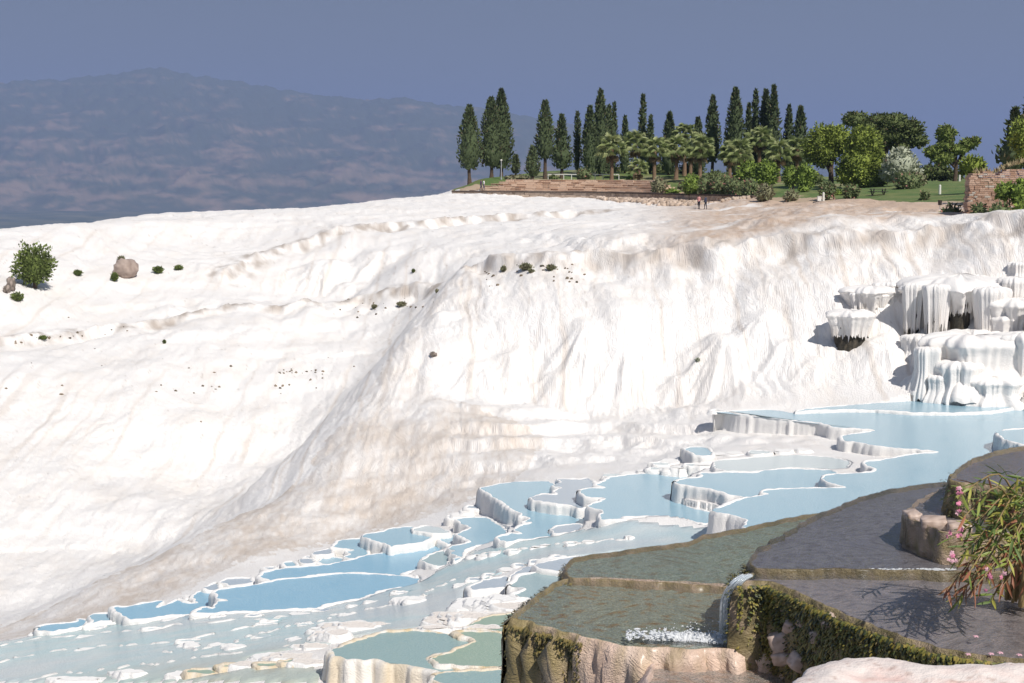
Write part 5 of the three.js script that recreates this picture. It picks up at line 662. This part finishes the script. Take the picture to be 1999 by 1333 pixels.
// moss and stones of the walls
part('moss', strands(A.p, (q) => q.z > -9.45 && q.x < 2.9, 15000, -2.6, .5, [[.13, .15, .03], [.36, .27, .06], [.045, .055, .018]]), mossMat, A.o).userData.kind = 'stuff';
part('moss', strands(F.p, (q) => q.x < .5, 6000, -3.05, .8, [[.16, .13, .035], [.32, .24, .09], [.07, .07, .02]], .035), mossMat, F.o).userData.kind = 'stuff';
part('moss', strands(E.p, (q) => bearing(q.x, q.z) < 1122 && q.z > -11.4, 700, -3.04, .3, [[.15, .13, .03], [.36, .28, .10], [.05, .05, .02]], .015), mossMat, E.o).userData.kind = 'stuff';
part('moss', strands(Db.p, (q) => q.x < 3.5, 700, -2.19, .35, [[.06, .09, .02], [.16, .15, .04], [.02, .03, .01]], .012), mossMat, Db.o).userData.kind = 'stuff';
part('moss', strands(B.p, (q) => q.x < 1.6 && q.z > -9.9, 300, -2.6, .2, [[.1, .1, .02], [.3, .23, .06], [.03, .04, .015]], .015), mossMat, B.o).userData.kind = 'stuff';
const blockGeos = [0, 1, 2].map((k) => { const g = new THREE.BoxGeometry(2, 2, 2, 5, 5, 5).deleteAttribute('uv').deleteAttribute('normal'), p = g.attributes.position; for (let i = 0; i < p.count; i++) { const v = new THREE.Vector3().fromBufferAttribute(p, i), s = v.clone().normalize().multiplyScalar(1.25); v.lerp(s, .32).multiplyScalar(1 + .09 * n3(v.x * 1.3 + k * 5, v.y * 1.3, v.z * 1.3) + .05 * n3(v.x * 4, v.y * 4 + k, v.z * 4)); p.setXYZ(i, v.x, v.y, v.z); } const m = mergeVertices(g); m.computeVertexNormals(); return tint(m, (x, y, z) => mix3([.40, .29, .225], [.62, .49, .41], clamp(.5 + 1.4 * fbm2(x * 1.3 + k * 5, y * 1.3 + z, 3)))); });
{
  const along = A.p.filter((q) => q.z > -9.5 && q.x < 2.6 && q.x > 1.45); reseed(88);
  for (const [px, py, r] of [[1521, 1184, .062], [1545, 1190, .05], [1516, 1212, .075], [1550, 1222, .055], [1490, 1232, .06], [1525, 1250, .062], [1560, 1262, .05], [1500, 1196, .045], [1575, 1210, .05], [1530, 1282, .05], [1562, 1292, .055], [1600, 1240, .05], [1500, 1265, .05], [1590, 1275, .05], [1620, 1215, .045]]) {
    let best = null; for (let k = 0; k < along.length; k += 2) { const q = along[k], u = CX + FOCAL * q.x / (-q.z) / 1; const c = bearing(q.x, q.z); const e = Math.abs(c - px); if (q.z > -9.35 + (px - 1450) * .003 * 0 && (best === null || e < best[0])) best = [e, q]; }
    const q = best[1], c = atD(px, py, -q.z - .05 - .16 * clamp((py - 1150) / 130)), m = part('stone', blockGeos[Math.floor(rnd() * 3)], stoneMat, A.o); m.position.copy(c); m.scale.set(r * rr(1, 1.3), r * rr(.75, .95), r); m.rotation.set(rr(-.3, .3), rr(-.6, .6), rr(-.5, .5));
  }
  const S = [[1781, 1010, .05, .034], [1822, 1021, .085, .032], [1872, 1031, .075, .033], [1775, 1034, .035, .05], [1796, 1042, .03, .05], [1828, 1050, .062, .05], [1878, 1058, .075, .05], [1776, 1062, .032, .045], [1800, 1070, .04, .035], [1845, 1078, .08, .03]];
  for (const [px, py, w, h] of S) { const c = atD(px, py, interp([[1768, 9.84], [1800, 9.6], [1850, 9.38], [1950, 9.34]], px)), m = part('stone', blockGeos[Math.floor(rnd() * 3)], stoneMat, Cb.o); m.position.copy(c); m.scale.set(w, h * 1.25, .08); m.rotation.set(0, rr(-.2, .2), rr(-.12, .12)); }
}
// water falling from the nose of the near basin, and the foam below it
{
  reseed(66); const glassy = new THREE.MeshPhysicalMaterial({ color: lin(.92, .95, .97), transmission: .75, thickness: 0, roughness: .12, ior: 1.33 }), foamMat = new THREE.MeshPhysicalMaterial({ color: lin(.84, .86, .88), roughness: .5, transmission: .3, thickness: 0, side: THREE.DoubleSide });
  const o = thing('small_waterfall', 'glassy stream of water spilling from the mossy nose into foam', 'waterfall'), gs = [];
  for (let k = 0; k < 46; k++) { const t = k / 45, s = atL(lerp(1432, 1452, t), lerp(1133, 1128, rnd()), -2.6 - .02 * rnd()), e = atL(lerp(1408, 1446, t) + rr(-4, 4), rr(1232, 1246), -3.02), r = rr(.0035, .010); gs.push(limb([[s.x + .06, s.y + .02, s.z - .02], [s.x - .01, s.y - .01, s.z + .02], [lerp(s.x, e.x, .55) - .035, lerp(s.y, e.y, .3), lerp(s.z, e.z, .4) + .03], [lerp(s.x, e.x, .85) - .02, lerp(s.y, e.y, .65), lerp(s.z, e.z, .7) + .03], [e.x, e.y, e.z]], [r * .8, r, r * .7, r * 1.1, r * .6], 5)); }
  part('stream', mergeGeometries(gs), glassy, o).userData.kind = 'stuff';
  const fo = [], drop = new THREE.IcosahedronGeometry(1, 1).deleteAttribute('uv').deleteAttribute('normal'); const M = new THREE.Matrix4(), Q = new THREE.Quaternion();
  for (let k = 0; k < 700; k++) { const t = Math.pow(rnd(), .75), px = lerp(1435, 1222, t), py = 1246 - 4 * Math.sin(t * 3) - 4 * t + (rnd() + rnd() - 1) * lerp(7, 9, t), c = atL(px, py, -3.03), up = Math.pow(rnd(), 6) * .12 * (1 - t * .7), r = rr(.0015, .0085) * (up > .02 ? .5 : 1); if (n2(c.x * 9, c.z * 14) + .6 * n2(c.x * 31, c.z * 40) < rr(-1, .35)) continue; const g = drop.clone(); g.applyMatrix4(M.compose(new THREE.Vector3(c.x, c.y + .004 + up, c.z), Q.setFromEuler(new THREE.Euler(0, rnd() * 6, 0)), new THREE.Vector3(r * rr(1, 2.6), r * (up > .02 ? 1.2 : .7), r * 1.2))); fo.push(g); }
  { // churned water: a ridged white sheet that sinks below the surface at its edges
    const nt = 150, ns = 22, fp = [], fi = []; for (let i = 0; i <= nt; i++) for (let j = 0; j <= ns; j++) { const t = i / nt, s = j / ns * 2 - 1, px = lerp(1438, 1215, t), c = atL(px, 1246 - 4 * Math.sin(t * 3) - 4 * t + s * lerp(9, 7, t), -3.03), env = Math.max(0, 1 - s * s * 1.15) * smooth(0, .04, t) * smooth(1, .55, t), rg = 1 - Math.abs(n2(c.x * 16, c.z * 30)), r2 = 1 - Math.abs(n2(c.x * 40 + 3, c.z * 60)); fp.push(c.x, c.y - .022 + env * (.016 + .024 * rg * rg + .04 * Math.pow(rg * r2, 4) * (1 - .5 * t) + .006 * n2(c.x * 90, c.z * 90)), c.z); }
    for (let i = 0; i < nt; i++) for (let j = 0; j < ns; j++) { const a = i * (ns + 1) + j, b = a + ns + 1; if (fp[a * 3 + 1] > -3.043 || fp[b * 3 + 4] > -3.043) fi.push(a, b, a + 1, a + 1, b, b + 1); }
    const g = geoFrom(fp, fi); g.deleteAttribute('normal'); part('churned_water', geoFrom(fp, fi), foamMat, o); }
  const fg = mergeGeometries(fo); fg.computeVertexNormals(); part('foam', fg, foamMat, o).userData.kind = 'stuff';
  const st = []; for (let k = 0; k < 220; k++) { const px = rr(1690, 1864), py = 1111 + (rnd() - .5) * 4, c = atL(px, py, -2.597), r = rr(.002, .006) * (px > 1800 ? 1.2 : .7); const g = drop.clone(); g.applyMatrix4(M.compose(c, Q.identity(), new THREE.Vector3(r * 2.4, r * .6, r))); st.push(g); }
  const sg = mergeGeometries(st); sg.computeVertexNormals(); const s = single('foam_line', sg, foamMat, 'thin line of white foam where water drops over the dark step', 'foam'); s.userData.kind = 'stuff';
}
// pale rock at the bottom right
{
  const L = -1.92, poly = resample(lv([[1530, 1352], [1545, 1322], [1562, 1300], [1590, 1283], [1620, 1275], [1660, 1272], [1740, 1273], [1800, 1279], [1860, 1283], [1930, 1284], [1999, 1280], [2120, 1284], [2160, 1420], [1850, 1480], [1560, 1440]], L), .02, .012, 6), closed = [...poly, poly[0]];
  let x0 = 1e9, x1 = -1e9, z0 = 1e9, z1 = -1e9; for (const q of poly) { x0 = Math.min(x0, q.x); x1 = Math.max(x1, q.x); z0 = Math.min(z0, q.z); z1 = Math.max(z1, q.z); }
  const st = .014, pad = .16, nx = Math.ceil((x1 - x0 + 2 * pad) / st), nz = Math.ceil((z1 - z0 + 2 * pad) / st), pos = [], idx = [], col = [], uv = [];
  for (let j = 0; j <= nz; j++) for (let i = 0; i <= nx; i++) { const x = x0 - pad + i * st, z = z0 - pad + j * st, e = distLine(closed, x, z) * (inPoly(poly, x, z) ? 1 : -1), n = fbm2(x * 3.2, z * 3.2, 4), dish = smooth(.1, .3, e); const y = L - (e > 0 ? .035 * Math.exp(-e / .05) : .035 + Math.abs(e) * 4 + 8 * e * e) - .03 * dish + .014 * n + .0025 * fbm2(x * 22, z * 22, 2); pos.push(x, y, z); uv.push(x * 1.5, z * 1.5); const pk = clamp(.35 + 1.5 * fbm2(x * 4 + 3, z * 7, 3)) * clamp(dish + .25), st2 = smooth(.3, .5, fbm2(x * 9, z * 12 + 5, 3)); col.push(...mix3(mix3([.76, .68, .63], [.72, .47, .41], pk * .75), [.38, .24, .19], st2 * .5)); }
  for (let j = 0; j < nz; j++) for (let i = 0; i < nx; i++) { const a = j * (nx + 1) + i, b = a + nx + 1; idx.push(a, b, a + 1, a + 1, b, b + 1); }
  single('pale_rock', geoFrom(pos, idx, { color: [col, 3], uv: [uv, 2] }), new THREE.MeshStandardMaterial({ vertexColors: true, roughness: .8, bumpMap: travertineBump, bumpScale: .004 }), 'pale pinkish white rock in the bottom right corner', 'rock');
}
// the oleander hanging over the basins
{
  reseed(2024); const root = new THREE.Vector3(3.05, -2.5, -8.35), o = thing('oleander', 'pink flowering oleander hanging over the near basin at the right', 'bush', root.toArray());
  const leafGeo = (() => { const pos = [], idx = [], n = 5; for (let i = 0; i <= n; i++) { const t = i / n, w = .075 * Math.pow(Math.sin(Math.PI * Math.min(.98, .06 + t * .93)), .8), y = -.16 * t * t; pos.push(-w, y + .025, t, 0, y, t, w, y + .025, t); } for (let i = 0; i < n; i++) { const a = i * 3, b = a + 3; idx.push(a, a + 1, b, b, a + 1, b + 1, a + 1, a + 2, b + 1, b + 1, a + 2, b + 2); } return geoFrom(pos, idx); })();
  const lm = [[.20, .28, .05], [.30, .36, .07], [.46, .44, .09], [.13, .20, .045], [.38, .15, .075], [.27, .13, .06]].map((c) => new THREE.MeshPhysicalMaterial({ color: lin(...c), roughness: .5, transmission: .28, thickness: 0, side: THREE.DoubleSide }));
  const stemMat = new THREE.MeshStandardMaterial({ color: lin(.28, .2, .09), roughness: .8 }), pink = new THREE.MeshPhysicalMaterial({ color: lin(.80, .27, .42), roughness: .7, transmission: .3, thickness: 0, side: THREE.DoubleSide }), pale = new THREE.MeshPhysicalMaterial({ color: lin(.86, .50, .58), roughness: .7, transmission: .3, thickness: 0, side: THREE.DoubleSide });
  const leaves = [], up = new THREE.Vector3(0, 0, 1), v = new THREE.Vector3(), tips = [];
  const tipList = [[1868, 968], [1880, 1010], [1862, 1050], [1872, 1090], [1850, 1150], [1868, 1175], [1900, 1150], [1935, 1175], [1960, 1140], [1900, 1060], [1925, 1100], [1915, 1010], [1960, 1030], [1985, 985], [1990, 1080], [1930, 1060], [1965, 1100], [1890, 1120], [1890, 1035], [2030, 1060], [2000, 1150], [1950, 1000], [1975, 1055], [1915, 1130], [1885, 1075], [1990, 1020], [1940, 1030], [2040, 1120], [1880, 1150]];
  tipList.forEach(([px, py], k) => {
    const d = 7.75 + rr(-.35, .5), tip = atD(px, py, d).sub(root), sag = py > 1110, mid = new THREE.Vector3(tip.x * .45 + rr(-.05, .05) + .05, Math.max(tip.y, .1) * .7 + .2 + rr(0, .12), tip.z * .5), c = new THREE.CatmullRomCurve3([new THREE.Vector3(rr(-.05, .12), -.1, rr(-.1, .1)), mid, tip]);
    part('branch', limb([c.getPoint(0).toArray(), c.getPoint(.3).toArray(), c.getPoint(.6).toArray(), c.getPoint(1).toArray()], [.011, .009, .006, .003], 6), stemMat, o);
    const red = py > 1125 && rnd() < .7, n = 19 + Math.floor(rnd() * 5);
    for (let i = 0; i < n; i++) { const t = lerp(.45, 1, Math.pow(i / (n - 1), .8)), p = c.getPoint(t), tg = c.getTangent(t), a = i * 2.1 + k, side = v.set(Math.cos(a), Math.sin(a) * .7 + .15, Math.sin(a * 1.3)).clone(), dir = tg.clone().multiplyScalar(lerp(.25, 1.1, t)).addScaledVector(side, .75).normalize(); if (red) dir.y -= .6; else dir.y += .3; const s = rr(.08, .125), mi = red ? (rnd() < .7 ? 4 : 5) : rnd() < .07 ? 4 : Math.floor(rnd() * 4); leaves.push([p, dir.normalize(), s, mi, rnd() * 6.28]); }
    tips.push(tip);
  });
  const eye = root.clone().negate(); leaves.sort((a, b) => a[0].distanceTo(eye) - b[0].distanceTo(eye)); const rest = new Map();
  const M = new THREE.Matrix4(), Q = new THREE.Quaternion(), Q2 = new THREE.Quaternion();
  leaves.forEach(([p, dir, s, mi, roll], k) => { Q.setFromUnitVectors(up, dir).multiply(Q2.setFromAxisAngle(up, (roll - 3.1) * .35)); if (k < 290) { const m = part('leaf', leafGeo, lm[mi], o); m.position.copy(p); m.quaternion.copy(Q); m.scale.setScalar(s); } else { const g = leafGeo.clone().applyMatrix4(M.compose(p, Q, new THREE.Vector3(s, s, s))); if (!rest.has(mi)) rest.set(mi, []); rest.get(mi).push(g); } });
  for (const [mi, gs] of rest) part('foliage', mergeGeometries(gs), lm[mi], o).userData.kind = 'stuff';
  const petal = (() => { const gs = []; for (let i = 0; i < 5; i++) { const g = new THREE.CircleGeometry(.5, 7).scale(.62, 1, 1).translate(0, .55, 0).rotateX(-.35).rotateZ(i * 1.2566); gs.push(g); } return mergeGeometries(gs); })();
  for (const [px, py, n] of [[1868, 960, 4], [1878, 984, 3], [1864, 994, 2], [1850, 1043, 3], [1876, 1040, 4], [1852, 1085, 4], [1860, 1093, 2], [1926, 1119, 3], [1955, 1122, 2], [1918, 1152, 1]]) for (let i = 0; i < n; i++) { const f = part('flower', petal, rnd() < .5 ? pink : pale, o); f.position.copy(atD(px + rr(-9, 9), py + rr(-8, 8), 7.55 + rr(-.05, .1)).sub(root)); f.scale.setScalar(rr(.012, .017)); f.rotation.set(rr(-.8, .4), rr(-.7, .7), rr(0, 6)); }
  // fallen blossoms on the water
  for (const [px, py] of [[1935, 1274], [1953, 1272], [1990, 1276], [1905, 1240], [1890, 1275]]) { const p = atL(px, py, -2.592), f = single('fallen_blossom', petal, pale, `pale pink blossom floating on the near basin, ${['left of a close pair', 'right of a close pair', 'nearest the right edge', 'farthest from the pale rock', 'leftmost along the pale rock'][[1935, 1953, 1990, 1905, 1890].indexOf(px)]}`, 'blossom', p.toArray(), 'blossoms floating on the near basin'); f.scale.setScalar(.018); f.rotation.x = -1.45; }
}

{ let t = 0, n = 0; scene.traverse((m) => { if (m.isMesh && !m.isInstancedMesh) { t += (m.geometry.index ? m.geometry.index.count : m.geometry.attributes.position.count) / 3; n++; } }); console.log('meshes', n, 'triangles', Math.round(t)); }
renderer.render(scene, camera);
